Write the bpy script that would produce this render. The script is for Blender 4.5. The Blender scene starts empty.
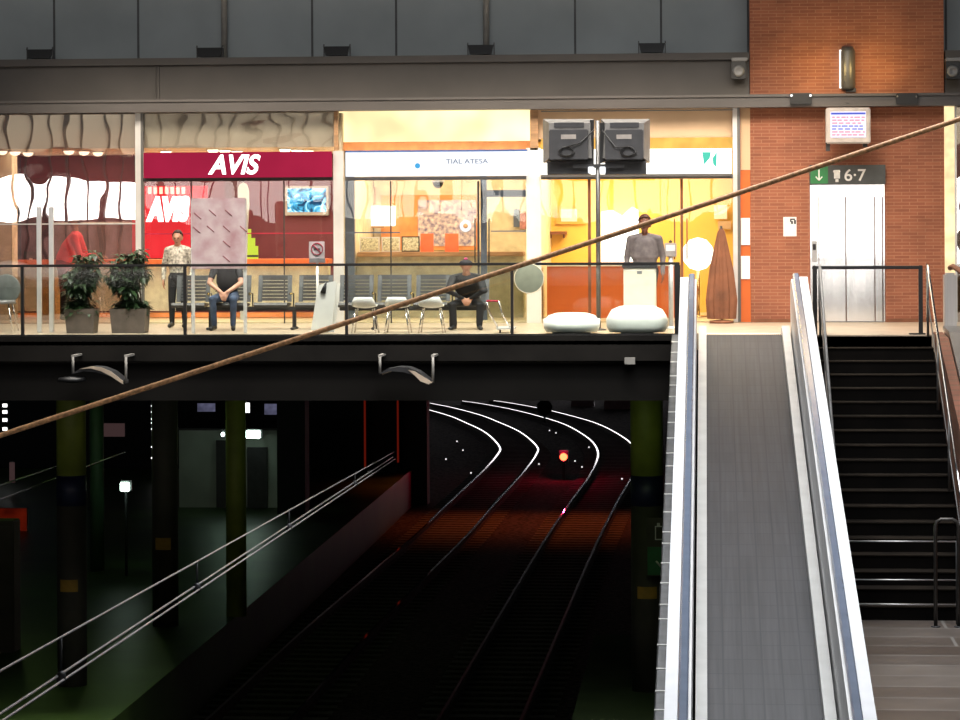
import bpy, bmesh, math, random
import numpy as np
from mathutils import Vector, Matrix
random.seed(7)
SC = bpy.context.scene
COL = SC.collection
# ------------------------------------------------------------------ camera
F = 2790.0
EYE = 1.7
YAW = math.radians(4.67)
ROLL = -0.0050
HY = 223.0
cam_d = bpy.data.cameras.new('camera'); cam = bpy.data.objects.new('camera', cam_d); COL.objects.link(cam)
cam_d.sensor_width = 36; cam_d.lens = F / 960 * 36; cam_d.clip_end = 600
cam_d.shift_y = -(360 - HY) / 960.0
CM = Matrix.Rotation(YAW, 4, 'Z') @ Matrix.Rotation(math.pi / 2, 4, 'X') @ Matrix.Rotation(ROLL, 4, 'Z')
cam.matrix_world = Matrix.Translation((0, 0, EYE)) @ CM
SC.camera = cam
R3 = CM.to_3x3(); R3i = R3.inverted()

def W(px, py, Y):
    """point seen at px,py lying in the plane Y"""
    d = R3 @ Vector(((px - 480) / F, -(py - HY) / F, -1))
    t = Y / d.y
    return Vector((d.x * t, Y, EYE + d.z * t))
def G(px, py, z):
    """point seen at px,py lying on the level z"""
    d = R3 @ Vector(((px - 480) / F, -(py - HY) / F, -1))
    t = (z - EYE) / d.z
    return Vector((d.x * t, d.y * t, z))
def PJ(p):
    q = R3i @ (Vector(p) - Vector((0, 0, EYE)))
    return 480 + F * q.x / -q.z, HY - F * q.y / -q.z
def XP(px, Y, py=290): return W(px, py, Y).x
def ZP(py, Y, px=400): return W(px, py, Y).z

# ------------------------------------------------------------------ materials
def _m(name):
    m = bpy.data.materials.new(name); m.use_nodes = True
    nt = m.node_tree; nt.nodes.clear()
    out = nt.nodes.new('ShaderNodeOutputMaterial')
    return m, nt, out
def mat(name, col, rough=.6, metal=0, var=.12, scale=6, bump=0, spec=.5, dark=None, stretch=(1, 1, 1), coat=0):
    m, nt, out = _m(name)
    b = nt.nodes.new('ShaderNodeBsdfPrincipled')
    nt.links.new(b.outputs[0], out.inputs[0])
    b.inputs['Roughness'].default_value = rough; b.inputs['Metallic'].default_value = metal
    b.inputs['Specular IOR Level'].default_value = spec
    b.inputs['Coat Weight'].default_value = coat
    tc = nt.nodes.new('ShaderNodeTexCoord'); mp = nt.nodes.new('ShaderNodeMapping'); mp.inputs['Scale'].default_value = stretch
    nt.links.new(tc.outputs['Object'], mp.inputs[0])
    n = nt.nodes.new('ShaderNodeTexNoise'); n.inputs['Scale'].default_value = scale; n.inputs['Detail'].default_value = 5
    nt.links.new(mp.outputs[0], n.inputs['Vector'])
    r = nt.nodes.new('ShaderNodeValToRGB')
    d = dark or tuple(c * (1 - var * 2) for c in col)
    l = tuple(min(1, c * (1 + var)) for c in col)
    r.color_ramp.elements[0].position = .3; r.color_ramp.elements[1].position = .7
    r.color_ramp.elements[0].color = (*d, 1); r.color_ramp.elements[1].color = (*l, 1)
    nt.links.new(n.outputs['Fac'], r.inputs[0]); nt.links.new(r.outputs[0], b.inputs['Base Color'])
    if bump:
        bp = nt.nodes.new('ShaderNodeBump'); bp.inputs['Strength'].default_value = bump; bp.inputs['Distance'].default_value = .02
        nt.links.new(n.outputs['Fac'], bp.inputs['Height']); nt.links.new(bp.outputs[0], b.inputs['Normal'])
    return m
def emit(name, col, st, var=0, scale=3):
    m, nt, out = _m(name)
    e = nt.nodes.new('ShaderNodeEmission'); e.inputs[0].default_value = (*col, 1); e.inputs[1].default_value = st
    if var:
        tc = nt.nodes.new('ShaderNodeTexCoord'); n = nt.nodes.new('ShaderNodeTexNoise'); n.inputs['Scale'].default_value = scale
        nt.links.new(tc.outputs['Object'], n.inputs['Vector'])
        mr = nt.nodes.new('ShaderNodeMapRange'); mr.inputs[1].default_value = .3; mr.inputs[2].default_value = .7
        mr.inputs[3].default_value = st * (1 - var); mr.inputs[4].default_value = st * (1 + var)
        nt.links.new(n.outputs['Fac'], mr.inputs[0]); nt.links.new(mr.outputs[0], e.inputs[1])
    nt.links.new(e.outputs[0], out.inputs[0]); return m
def glass(name, tint=(1, 1, 1), refl=.08, rough=0, bump=0, bscale=(2, 2, 2), fres=True, bdist=.02):
    m, nt, out = _m(name)
    t = nt.nodes.new('ShaderNodeBsdfTransparent'); t.inputs[0].default_value = (*tint, 1)
    g = nt.nodes.new('ShaderNodeBsdfGlossy'); g.inputs['Roughness'].default_value = rough
    mx = nt.nodes.new('ShaderNodeMixShader'); mx.inputs[0].default_value = refl
    nt.links.new(t.outputs[0], mx.inputs[1]); nt.links.new(g.outputs[0], mx.inputs[2]); nt.links.new(mx.outputs[0], out.inputs[0])
    if bump:
        tc = nt.nodes.new('ShaderNodeTexCoord'); mp = nt.nodes.new('ShaderNodeMapping'); mp.inputs['Scale'].default_value = bscale
        n = nt.nodes.new('ShaderNodeTexNoise'); n.inputs['Scale'].default_value = 1; n.inputs['Detail'].default_value = 1
        bp = nt.nodes.new('ShaderNodeBump'); bp.inputs['Strength'].default_value = bump; bp.inputs['Distance'].default_value = bdist
        nt.links.new(tc.outputs['Object'], mp.inputs[0]); nt.links.new(mp.outputs[0], n.inputs['Vector'])
        nt.links.new(n.outputs['Fac'], bp.inputs['Height']); nt.links.new(bp.outputs[0], g.inputs['Normal'])
    return m
def brick(name, c1, c2, mortar, bw=.24, bh=.056, rough=.8, msize=.008, axis='XZ', off=.5, bumps=.4, noise=.35):
    m, nt, out = _m(name)
    b = nt.nodes.new('ShaderNodeBsdfPrincipled'); nt.links.new(b.outputs[0], out.inputs[0]); b.inputs['Roughness'].default_value = rough
    tc = nt.nodes.new('ShaderNodeTexCoord'); sp = nt.nodes.new('ShaderNodeSeparateXYZ'); cb = nt.nodes.new('ShaderNodeCombineXYZ')
    nt.links.new(tc.outputs['Object'], sp.inputs[0])
    nt.links.new(sp.outputs[axis[0]], cb.inputs[0]); nt.links.new(sp.outputs[axis[1]], cb.inputs[1])
    t = nt.nodes.new('ShaderNodeTexBrick'); nt.links.new(cb.outputs[0], t.inputs['Vector'])
    t.inputs['Color1'].default_value = (*c1, 1); t.inputs['Color2'].default_value = (*c2, 1); t.inputs['Mortar'].default_value = (*mortar, 1)
    t.inputs['Scale'].default_value = 1; t.inputs['Brick Width'].default_value = bw; t.inputs['Row Height'].default_value = bh
    t.inputs['Mortar Size'].default_value = msize; t.offset = off
    n = nt.nodes.new('ShaderNodeTexNoise'); n.inputs['Scale'].default_value = 2.2; n.inputs['Detail'].default_value = 6
    nt.links.new(tc.outputs['Object'], n.inputs['Vector'])
    mr = nt.nodes.new('ShaderNodeMapRange'); mr.inputs[3].default_value = 1 - noise; mr.inputs[4].default_value = 1 + noise
    nt.links.new(n.outputs['Fac'], mr.inputs[0])
    mx = nt.nodes.new('ShaderNodeVectorMath'); mx.operation = 'SCALE'
    nt.links.new(t.outputs['Color'], mx.inputs[0]); nt.links.new(mr.outputs[0], mx.inputs['Scale'])
    nt.links.new(mx.outputs[0], b.inputs['Base Color'])
    bp = nt.nodes.new('ShaderNodeBump'); bp.inputs['Strength'].default_value = bumps; bp.inputs['Distance'].default_value = .01; bp.invert = True
    nt.links.new(t.outputs['Fac'], bp.inputs['Height']); nt.links.new(bp.outputs[0], b.inputs['Normal'])
    return m

M = {}
M['wallgrey'] = mat('grey metal cladding', (.235, .270, .285), .5, .0, .08, .7)
M['seam'] = mat('dark seam', (.045, .05, .055), .6)
M['pipe'] = mat('grey pipe', (.30, .285, .26), .6)
M['beam'] = mat('dull steel beam', (.066, .058, .053), .55, .0, .1, 1.2)
M['lip'] = mat('steel lip', (.085, .077, .074), .4, .0, .12, 2, stretch=(.3, 1, 1))
M['black'] = mat('black plastic', (.012, .012, .013), .45)
M['dark'] = mat('dark metal', (.03, .03, .032), .5)
M['railblack'] = mat('black painted steel', (.010, .009, .009), .5)
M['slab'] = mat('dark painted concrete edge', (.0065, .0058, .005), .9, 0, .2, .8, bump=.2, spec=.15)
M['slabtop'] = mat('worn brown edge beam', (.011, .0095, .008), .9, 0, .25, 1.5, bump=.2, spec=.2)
M['concourse'] = mat('beige terrazzo floor', (.42, .34, .25), .35, 0, .08, 3)
M['brick'] = brick('red brick', (.225, .072, .038), (.29, .100, .052), (.33, .15, .085), bw=.26, bh=.056, msize=.006)
M['steel'] = mat('brushed steel', (.62, .60, .58), .34, 1, .06, 1.5, stretch=(12, 1, .4))
M['steeldoor'] = mat('elevator steel', (.62, .60, .575), .13, 1, .05, 2, stretch=(6, 1, .4))
M['white_cap'] = mat('pale steel cap', (.70, .70, .71), .5, 0.0, .04, 3)
M['grey_skirt'] = mat('grey skirt', (.56, .555, .53), .4, .3, .05, 3)
M['alu'] = mat('aluminium', (.66, .65, .64), .45, .3, .06, 3)
M['aludark'] = mat('dark aluminium', (.16, .155, .15), .4, .5, .06, 3)
M['rubber'] = mat('blue grey rubber handrail', (.13, .16, .22), .22, 0, .06, 4, spec=.8)
M['chrome'] = mat('chrome', (.75, .74, .74), .15, 1, .03)
M['stone'] = brick('landing stone planks', (.060, .045, .037), (.125, .108, .095), (.19, .18, .165), bw=2.3, bh=.74, rough=.34, msize=.02, axis='XY', off=.37, bumps=.05, noise=.4)
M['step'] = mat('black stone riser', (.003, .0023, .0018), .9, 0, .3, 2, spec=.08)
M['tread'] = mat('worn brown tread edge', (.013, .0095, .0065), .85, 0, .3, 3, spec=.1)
M['terra'] = brick('terracotta side wall', (.17, .065, .038), (.21, .08, .046), (.14, .07, .04), bw=.3, bh=.06, axis='YZ')
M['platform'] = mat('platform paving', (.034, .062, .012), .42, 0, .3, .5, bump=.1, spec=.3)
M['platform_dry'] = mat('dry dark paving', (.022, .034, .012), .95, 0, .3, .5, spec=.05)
M['ballast'] = mat('track ballast', (.045, .033, .03), 1, 0, .5, 9, bump=1, spec=.03)
M['sleeper'] = mat('concrete sleeper', (.05, .046, .04), .9, 0, .2, 5)
M['rust'] = mat('rusty rail side', (.03, .02, .015), .9, 0, .3, 6, spec=.1)
M['rail'] = mat('polished rail', (.6, .58, .57), .055, 1, .04, 2)
M['pillar_green'] = mat('olive green pillar paint', (.20, .24, .03), .6, 0, .15, 2)
M['pillar_teal'] = mat('dull green pillar paint', (.04, .09, .05), .6, 0, .15, 2)
M['pillar_blue'] = mat('dark blue pillar band', (.01, .014, .05), .5)
M['pillar_low'] = mat('grey brown pillar base', (.055, .05, .036), .7, 0, .15, 2)
M['yellow'] = mat('ochre label', (.42, .24, .03), .6)
M['voidwall'] = mat('near-black wall', (.014, .015, .018), .9, 0, .3, .6)  # near-black base colour, so the undercroft walls stay dark
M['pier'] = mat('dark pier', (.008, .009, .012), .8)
M['palewall'] = mat('grey green wall', (.50, .56, .48), .8, 0, .1, 1)
M['rope'] = mat('tan sheathed cable', (.80, .42, .19), .6, 0, .3, 30, dark=(.42, .21, .10))
M['wire'] = mat('grey contact wire', (.5, .49, .49), .35, .7, .1, 4)
M['redsign'] = mat('crimson sign panel', (.42, .012, .045), .4)
M['redsign_lit'] = emit('lit crimson sign face', (.42, .018, .06), .95, .12, 1)
M['lit_white'] = emit('lit white lettering', (1, 1, .98), 3)
M['lit_sign'] = emit('lit white sign face', (.95, .97, 1), 1.25, .08, 1)
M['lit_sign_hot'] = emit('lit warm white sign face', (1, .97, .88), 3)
M['maroon'] = mat('maroon wall', (.15, .022, .035), .55, 0, .1, 1)
M['maroon_dk'] = mat('dark maroon wall', (.065, .012, .018), .55)
M['mauve'] = mat('grey mauve wall panel', (.20, .12, .12), .5, 0, .25, 2)
M['redwall'] = emit('backlit red wall', (1, .035, .045), 1.0, .15, 1)
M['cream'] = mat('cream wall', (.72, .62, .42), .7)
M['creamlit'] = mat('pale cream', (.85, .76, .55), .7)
M['yellow_wall'] = mat('warm yellow wall', (.95, .60, .13), .7, 0, .05, 1)
M['orange'] = mat('orange counter front', (.62, .13, .022), .5, 0, .08, 1)
M['orangepanel'] = mat('orange wall panel', (.80, .30, .09), .6)
M['beigebulk'] = mat('grey beige bulkhead', (.42, .38, .31), .8, 0, .05, .6)
M['tanbulk'] = mat('tan bulkhead', (.62, .42, .26), .7, 0, .06, .8)
M['orangelite'] = emit('orange strip light', (1, .28, .08), 1.3, .3, 2)
M['warmlight'] = emit('warm downlight', (1, .85, .62), 5)
M['hotlight'] = emit('glaring warm light panel', (1, .80, .42), 1.7, .5, .8)
M['orange_top'] = mat('orange countertop', (.85, .20, .06), .4)
M['wood'] = mat('light brown wood', (.42, .24, .12), .5, 0, .15, 3, stretch=(1, 1, 8))
M['desk'] = mat('beige desk front', (.86, .84, .70), .5)
M['deskgrey'] = mat('greenish beige desk front', (.50, .46, .33), .4)
M['shopfloor'] = mat('pale shop floor', (.60, .50, .34), .3)
M['tv'] = None
M['bluegrey'] = mat('blue grey door frame', (.10, .13, .19), .4, .2)
M['paper'] = mat('white paper', (.75, .75, .74), .8, 0, .05)
M['papero'] = mat('orange red paper', (.95, .16, .06), .8, 0, .1)
M['certificate'] = mat('yellowish printed sheet', (.62, .60, .42), .8, 0, .35, 40)
M['poster'] = mat('collage poster', (.60, .50, .45), .7, 0, .4, 14, dark=(.12, .10, .22))
M['leaf'] = mat('dark green leaves', (.028, .06, .02), .4, 0, .4, 8)
M['stem'] = mat('brown stem', (.06, .04, .02), .8)
M['soil'] = mat('soil', (.03, .02, .012), .95)
M['planter'] = mat('brown grey planter', (.12, .095, .08), .6)
M['bench'] = mat('charcoal perforated steel', (.11, .115, .12), .4, .3)
M['gold'] = mat('brass', (.75, .6, .3), .25, 1)
M['frost'] = mat('frosted poster panel', (.42, .36, .36), .5, 0, .3, 3, dark=(.34, .18, .19))
M['boxcream'] = mat('cream cabinet', (.75, .70, .56), .5, 0, .04)
M['whitesoft'] = mat('white upholstery', (.95, .93, .88), .6, 0, .03)
M['whiteplastic'] = mat('white plastic', (.75, .74, .70), .4, 0, .03)
M['disc'] = mat('grey green disc', (.27, .29, .20), .6, 0, .08)
M['brown'] = mat('brown canvas', (.20, .075, .035), .8, 0, .2, 3)
M['cabinet'] = mat('yellow wood cabinet', (.68, .38, .13), .5, 0, .12, 4)
M['green'] = mat('green sign field', (.02, .16, .05), .5)
M['greensign'] = mat('sign dark field', (.05, .055, .055), .5)
M['signwhite'] = mat('sign white marks', (.7, .7, .68), .5)
M['teal'] = mat('teal mark', (.05, .50, .36), .5)
M['teal_e'] = emit('lit teal mark', (.12, .75, .55), 1)
M['bluemark'] = emit('blue mark', (.08, .45, .85), 1)
M['bluetext'] = emit('grey blue lettering', (.10, .14, .24), 1)
M['bluestrip'] = mat('blue edge strip', (.04, .10, .32), .5)
M['tvcase'] = mat('grey monitor case', (.05, .05, .054), .5)
M['tvcase_l'] = mat('light grey monitor case', (.22, .21, .20), .5)
M['screenframe'] = mat('silver bezel', (.42, .38, .35), .4, .2)
M['skin'] = mat('skin', (.42, .20, .12), .55, 0, .06)
M['skin_l'] = mat('light skin', (.55, .29, .20), .55, 0, .06)
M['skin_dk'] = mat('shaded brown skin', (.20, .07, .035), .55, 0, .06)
M['lips'] = mat('muted lips', (.26, .09, .07), .5)
M['hair'] = mat('dark brown hair', (.03, .012, .008), .6)
M['hair_r'] = mat('auburn brown hair', (.07, .02, .010), .6)
M['teeblack'] = mat('black cotton', (.010, .010, .014), .8)
M['jeans'] = mat('blue denim', (.06, .09, .16), .85, 0, .2, 8)
M['sweater'] = mat('grey wool', (.15, .125, .12), .9, 0, .15, 10)
M['coat'] = mat('black coat', (.010, .010, .012), .8)
M['redjacket'] = mat('bright red jacket', (1, .07, .10), .7)
M['redskirt'] = mat('dark red cloth', (.30, .02, .04), .8)
M['paleshirt'] = mat('pale patterned top', (.50, .45, .36), .8, 0, .4, 25)
M['shoe'] = mat('black leather', (.01, .01, .01), .4)
M['pink'] = mat('pink cap', (.45, .05, .15), .8)
M['hivis'] = emit('bright yellow green card', (.80, .95, .08), .9)
M['lampglow'] = emit('cold white lamp', (.75, 1, .86), 13)
M['redglow'] = emit('red signal lens', (1, .10, .035), 7)
M['spark'] = emit('small white marker lamp', (1, .95, .95), 1.2)
M['farwin'] = emit('distant lit window', (.6, .6, 1), .12, .6, 3)
M['dim_red'] = emit('dim red lit panel', (.5, .035, .01), .11, .6, 2)
M['dimpink'] = emit('dim lit panel', (.35, .2, .2), .12)
M['glow_clad'] = mat('white lamp reflector', (.60, .48, .36), .5)
M['gray'] = mat('grey metal', (.2, .2, .2), .5, .3)
M['glassrail'] = glass('balustrade glass', (.93, .96, .94), .05)
M['glassside'] = glass('outer side glass', (.35, .37, .38), .25, .1)
M['shopglass'] = glass('shop glass', (.97, .98, .96), .028, 0, 1, (1.3, 1, .9), bdist=.0035)
M['wavyglass'] = glass('wavy reflecting shop glass', (.86, .78, .74), .30, 0, 1.0, (1.2, 1, 1.1), bdist=.0022)
M['wavyglass2'] = glass('slightly wavy reflecting glass', (.95, .95, .93), .10, 0, 1.0, (.8, 1, 2.4), bdist=.004)
M['stationlight'] = emit('daylit glazing', (1, .97, .95), 7)

# belt material
def belt_mat():
    m, nt, out = _m('ribbed grey rubber belt')
    b = nt.nodes.new('ShaderNodeBsdfPrincipled'); nt.links.new(b.outputs[0], out.inputs[0]); b.inputs['Roughness'].default_value = .55
    tc = nt.nodes.new('ShaderNodeTexCoord')
    n = nt.nodes.new('ShaderNodeTexNoise'); n.inputs['Scale'].default_value = 1; n.inputs['Detail'].default_value = 3
    mp = nt.nodes.new('ShaderNodeMapping'); mp.inputs['Scale'].default_value = (28, .5, 1)
    nt.links.new(tc.outputs['Object'], mp.inputs[0]); nt.links.new(mp.outputs[0], n.inputs['Vector'])
    sp = nt.nodes.new('ShaderNodeSeparateXYZ'); cb = nt.nodes.new('ShaderNodeCombineXYZ')
    nt.links.new(tc.outputs['Object'], sp.inputs[0]); nt.links.new(sp.outputs['X'], cb.inputs[0]); nt.links.new(sp.outputs['Y'], cb.inputs[1])
    t = nt.nodes.new('ShaderNodeTexBrick'); t.offset = 0
    t.inputs['Scale'].default_value = 1; t.inputs['Brick Width'].default_value = .2; t.inputs['Row Height'].default_value = .4; t.inputs['Mortar Size'].default_value = .010
    t.inputs['Color1'].default_value = (.027, .0265, .029, 1); t.inputs['Color2'].default_value = (.032, .0315, .0345, 1); t.inputs['Mortar'].default_value = (.015, .015, .018, 1)
    nt.links.new(cb.outputs[0], t.inputs['Vector'])
    mr = nt.nodes.new('ShaderNodeMapRange'); mr.inputs[1].default_value = .25; mr.inputs[2].default_value = .75; mr.inputs[3].default_value = .6; mr.inputs[4].default_value = 1.35
    nt.links.new(n.outputs['Fac'], mr.inputs[0])
    v = nt.nodes.new('ShaderNodeVectorMath'); v.operation = 'SCALE'
    nt.links.new(t.outputs['Color'], v.inputs[0]); nt.links.new(mr.outputs[0], v.inputs['Scale']); nt.links.new(v.outputs[0], b.inputs['Base Color'])
    return m
M['belt'] = belt_mat()
def screen_mat():
    m, nt, out = _m('blue television picture')
    e = nt.nodes.new('ShaderNodeEmission'); nt.links.new(e.outputs[0], out.inputs[0]); e.inputs[1].default_value = 1.6
    tc = nt.nodes.new('ShaderNodeTexCoord'); w = nt.nodes.new('ShaderNodeTexNoise'); w.inputs['Scale'].default_value = 5; w.inputs['Detail'].default_value = 3
    w.inputs['Distortion'].default_value = 1.5
    nt.links.new(tc.outputs['Object'], w.inputs['Vector'])
    r = nt.nodes.new('ShaderNodeValToRGB'); e0 = r.color_ramp.elements
    e0[0].position = .38; e0[0].color = (.01, .05, .12, 1); e0[1].position = .62; e0[1].color = (.75, .95, 1, 1)
    x = e0.new(.5); x.color = (.08, .45, .75, 1)
    nt.links.new(w.outputs['Fac'], r.inputs[0]); nt.links.new(r.outputs[0], e.inputs[0])
    return m
M['tv'] = screen_mat()

# ------------------------------------------------------------------ mesh helpers
WL = {}   # world location of each object
class MB:
    def __init__(s): s.v = []; s.f = []; s.mi = []; s.mats = []; s.cur = 0; s.smooth = []
    def use(s, m):
        if m not in s.mats: s.mats.append(m)
        s.cur = s.mats.index(m); return s
    def add(s, vs, fs, sm=False):
        o = len(s.v); s.v += [tuple(v) for v in vs]
        for f in fs: s.f.append(tuple(i + o for i in f)); s.mi.append(s.cur); s.smooth.append(sm)
        return s
    def box(s, a, b, bev=0):
        x0, y0, z0 = a; x1, y1, z1 = b
        x0, x1 = min(x0, x1), max(x0, x1); y0, y1 = min(y0, y1), max(y0, y1); z0, z1 = min(z0, z1), max(z0, z1)
        if bev:
            bm = bmesh.new(); bmesh.ops.create_cube(bm, size=1)
            for v in bm.verts:
                v.co = ((x0 + x1) / 2 + v.co.x * (x1 - x0), (y0 + y1) / 2 + v.co.y * (y1 - y0), (z0 + z1) / 2 + v.co.z * (z1 - z0))
            bev = min(bev, (x1 - x0) * .45, (y1 - y0) * .45, (z1 - z0) * .45)
            bmesh.ops.bevel(bm, geom=bm.edges[:], offset=bev, segments=2, affect='EDGES')
            bm.verts.index_update()
            s.add([v.co[:] for v in bm.verts], [[v.index for v in f.verts] for f in bm.faces]); bm.free(); return s
        vs = [(x0, y0, z0), (x1, y0, z0), (x1, y1, z0), (x0, y1, z0), (x0, y0, z1), (x1, y0, z1), (x1, y1, z1), (x0, y1, z1)]
        return s.add(vs, [(0, 3, 2, 1), (4, 5, 6, 7), (0, 1, 5, 4), (1, 2, 6, 5), (2, 3, 7, 6), (3, 0, 4, 7)])
    def pbox(s, px0, py0, px1, py1, Y, dep, bev=0):
        a = W(px0, (py0 + py1) / 2, Y); b = W(px1, (py0 + py1) / 2, Y)
        c = W((px0 + px1) / 2, py0, Y); d = W((px0 + px1) / 2, py1, Y)
        return s.box((a.x, Y, d.z), (b.x, Y + dep, c.z), bev)
    def hexa(s, p8): return s.add(p8, [(0, 3, 2, 1), (4, 5, 6, 7), (0, 1, 5, 4), (1, 2, 6, 5), (2, 3, 7, 6), (3, 0, 4, 7)])
    def tube(s, pts, r, n=10, closed=False, cap=True):
        pts = [Vector(p) for p in pts]; N = len(pts); o = len(s.v)
        rs = r if isinstance(r, (list, tuple)) else [r] * N
        prev = None; vs = []; fs = []
        for i, p in enumerate(pts):
            if closed: t = (pts[(i + 1) % N] - pts[i - 1])
            else: t = (pts[min(i + 1, N - 1)] - pts[max(i - 1, 0)])
            t.normalize()
            if prev is None:
                u = Vector((0, 0, 1)) if abs(t.z) < .9 else Vector((1, 0, 0)); u = (u - t * u.dot(t)).normalized()
            else: u = (prev - t * prev.dot(t)).normalized()
            prev = u; w = t.cross(u)
            for k in range(n):
                a = 2 * math.pi * k / n; vs.append(p + (u * math.cos(a) + w * math.sin(a)) * rs[i])
        R = N if closed else N - 1
        for i in range(R):
            j = (i + 1) % N
            for k in range(n): fs.append((i * n + k, i * n + (k + 1) % n, j * n + (k + 1) % n, j * n + k))
        if not closed and cap: fs += [tuple(reversed(range(n))), tuple((N - 1) * n + k for k in range(n))]
        return s.add(vs, fs, True)
    def lathe(s, c, prof, n=20, axis='Z'):
        vs = []; fs = []; c = Vector(c)
        for r, h in prof:
            for k in range(n):
                a = 2 * math.pi * k / n; q = (r * math.cos(a), r * math.sin(a), h)
                if axis == 'Y': q = (q[0], q[2], q[1])
                if axis == 'X': q = (q[2], q[0], q[1])
                vs.append(c + Vector(q))
        for i in range(len(prof) - 1):
            for k in range(n): fs.append((i * n + k, i * n + (k + 1) % n, (i + 1) * n + (k + 1) % n, (i + 1) * n + k))
        fs += [tuple(reversed(range(n))), tuple((len(prof) - 1) * n + k for k in range(n))]
        return s.add(vs, fs, True)
    def prism(s, poly, axis, a0, a1):
        """poly of 2-D points extruded along axis from a0 to a1"""
        def mk(p, a):
            if axis == 'X': return (a, p[0], p[1])
            if axis == 'Y': return (p[0], a, p[1])
            return (p[0], p[1], a)
        n = len(poly); vs = [mk(p, a0) for p in poly] + [mk(p, a1) for p in poly]
        fs = [tuple(range(n)), tuple(reversed(range(n, 2 * n)))] + [(i, n + i, n + (i + 1) % n, (i + 1) % n) for i in range(n)]
        return s.add(vs, fs)
    def sweep(s, path, prof, up=Vector((0, 0, 1))):
        """profile (side,up) carried along a path"""
        path = [Vector(p) for p in path]; n = len(prof); vs = []; fs = []
        for i, p in enumerate(path):
            t = (path[min(i + 1, len(path) - 1)] - path[max(i - 1, 0)]).normalized()
            sd = t.cross(up).normalized(); uu = sd.cross(t)
            for a, b in prof: vs.append(p + sd * a + uu * b)
        for i in range(len(path) - 1):
            for k in range(n): fs.append((i * n + k, i * n + (k + 1) % n, (i + 1) * n + (k + 1) % n, (i + 1) * n + k))
        fs += [tuple(reversed(range(n))), tuple((len(path) - 1) * n + k for k in range(n))]
        return s.add(vs, fs)
    def build(s, name, m=None, parent=None):
        me = bpy.data.meshes.new(name)
        if parent is not None: base = WL[parent.name]
        else:
            a = np.array(s.v); lo = a.min(0); hi = a.max(0)
            base = Vector(((lo[0] + hi[0]) / 2, (lo[1] + hi[1]) / 2, lo[2]))
        me.from_pydata([Vector(v) - base for v in s.v], [], s.f)
        if m is not None: me.materials.append(M[m] if isinstance(m, str) else m)
        else:
            for q in s.mats: me.materials.append(M[q])
            me.polygons.foreach_set('material_index', s.mi)
        me.polygons.foreach_set('use_smooth', s.smooth)
        bm = bmesh.new(); bm.from_mesh(me); bmesh.ops.recalc_face_normals(bm, faces=bm.faces[:]); bm.to_mesh(me); bm.free()
        me.update()
        o = bpy.data.objects.new(name, me); COL.objects.link(o)
        if parent is not None: o.parent = parent
        else: o.location = base
        WL[o.name] = Vector(base); return o
def tag(o, label=None, cat=None, group=None, kind=None):
    if label: o['label'] = label
    if cat: o['category'] = cat
    if group: o['group'] = group
    if kind: o['kind'] = kind
    return o
def thing(name, label, cat, loc, group=None, kind=None):
    o = bpy.data.objects.new(name, None); COL.objects.link(o); o.location = loc; o.empty_display_size = .1
    WL[o.name] = Vector(loc); return tag(o, label, cat, group, kind)
def struct(name, mb, m=None, parent=None, label=None):
    o = mb.build(name, m, parent)
    if parent is None: o['kind'] = 'structure'
    if label: o['label'] = label
    return o
def dup(o, off, label=None, group=None, parent=None):
    c = o.copy(); COL.objects.link(c)
    if parent is None: c.location = o.location + Vector(off); WL[c.name] = WL[o.name] + Vector(off)
    else: c.parent = parent; WL[c.name] = WL[parent.name]
    if label: c['label'] = label
    if group: c['group'] = group
    for ch in list(o.children): dup(ch, (0, 0, 0), parent=c)
    return c
def text(name, s, parent, m, Y, px0, py0, px1, py1, shear=0, bold=0, ext=.008):
    """lettering that fills a rectangle standing in the plane Y"""
    cu = bpy.data.curves.new('t', 'FONT'); cu.body = s; cu.size = 1; cu.shear = shear; cu.offset = bold; cu.extrude = .01
    t = bpy.data.objects.new('t', cu); COL.objects.link(t)
    dg = bpy.context.evaluated_depsgraph_get(); dg.update()
    me = bpy.data.meshes.new_from_object(t.evaluated_get(dg)); COL.objects.unlink(t); bpy.data.objects.remove(t)
    a = np.array([v.co[:] for v in me.vertices]); lo = a.min(0); hi = a.max(0)
    A = W(px0, (py0 + py1) / 2, Y); B = W(px1, (py0 + py1) / 2, Y); T = W((px0 + px1) / 2, py0, Y); D = W((px0 + px1) / 2, py1, Y)
    mb = MB()
    vs = [(A.x + (v[0] - lo[0]) / (hi[0] - lo[0]) * (B.x - A.x), Y - (v[2] + .01) / .02 * ext, D.z + (v[1] - lo[1]) / (hi[1] - lo[1]) * (T.z - D.z)) for v in a]
    mb.add(vs, [tuple(p.vertices) for p in me.polygons]); bpy.data.meshes.remove(me)
    return mb.build(name, m, parent)
def area(name, loc, rot, sx, sy, power, col=(1, 1, 1), spread=180):
    l = bpy.data.lights.new(name, 'AREA'); l.spread = math.radians(spread); l.shape = 'RECTANGLE'; l.size = sx; l.size_y = sy; l.energy = power; l.color = col
    o = bpy.data.objects.new(name, l); COL.objects.link(o); o.location = loc; o.rotation_euler = rot; return o
def point(name, loc, power, col, r=.1):
    l = bpy.data.lights.new(name, 'POINT'); l.energy = power; l.color = col; l.shadow_soft_size = r
    o = bpy.data.objects.new(name, l); COL.objects.link(o); o.location = loc; return o
def spot(name, loc, target, power, col, ang, blend=.5, r=.2):
    l = bpy.data.lights.new(name, 'SPOT'); l.energy = power; l.color = col; l.shadow_soft_size = r; l.spot_size = math.radians(ang); l.spot_blend = blend
    o = bpy.data.objects.new(name, l); COL.objects.link(o); o.location = loc
    o.rotation_euler = (Vector(target) - Vector(loc)).to_track_quat('-Z', 'Y').to_euler(); return o

YF = 47.3      # shop fronts and elevator shaft
YE = 42.0      # edge of the concourse
ZPL = -6.1     # platforms
ZR = -7.1      # rail heads
ZB = -7.28     # ballast
ZL = -3.42     # stair landing
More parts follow.
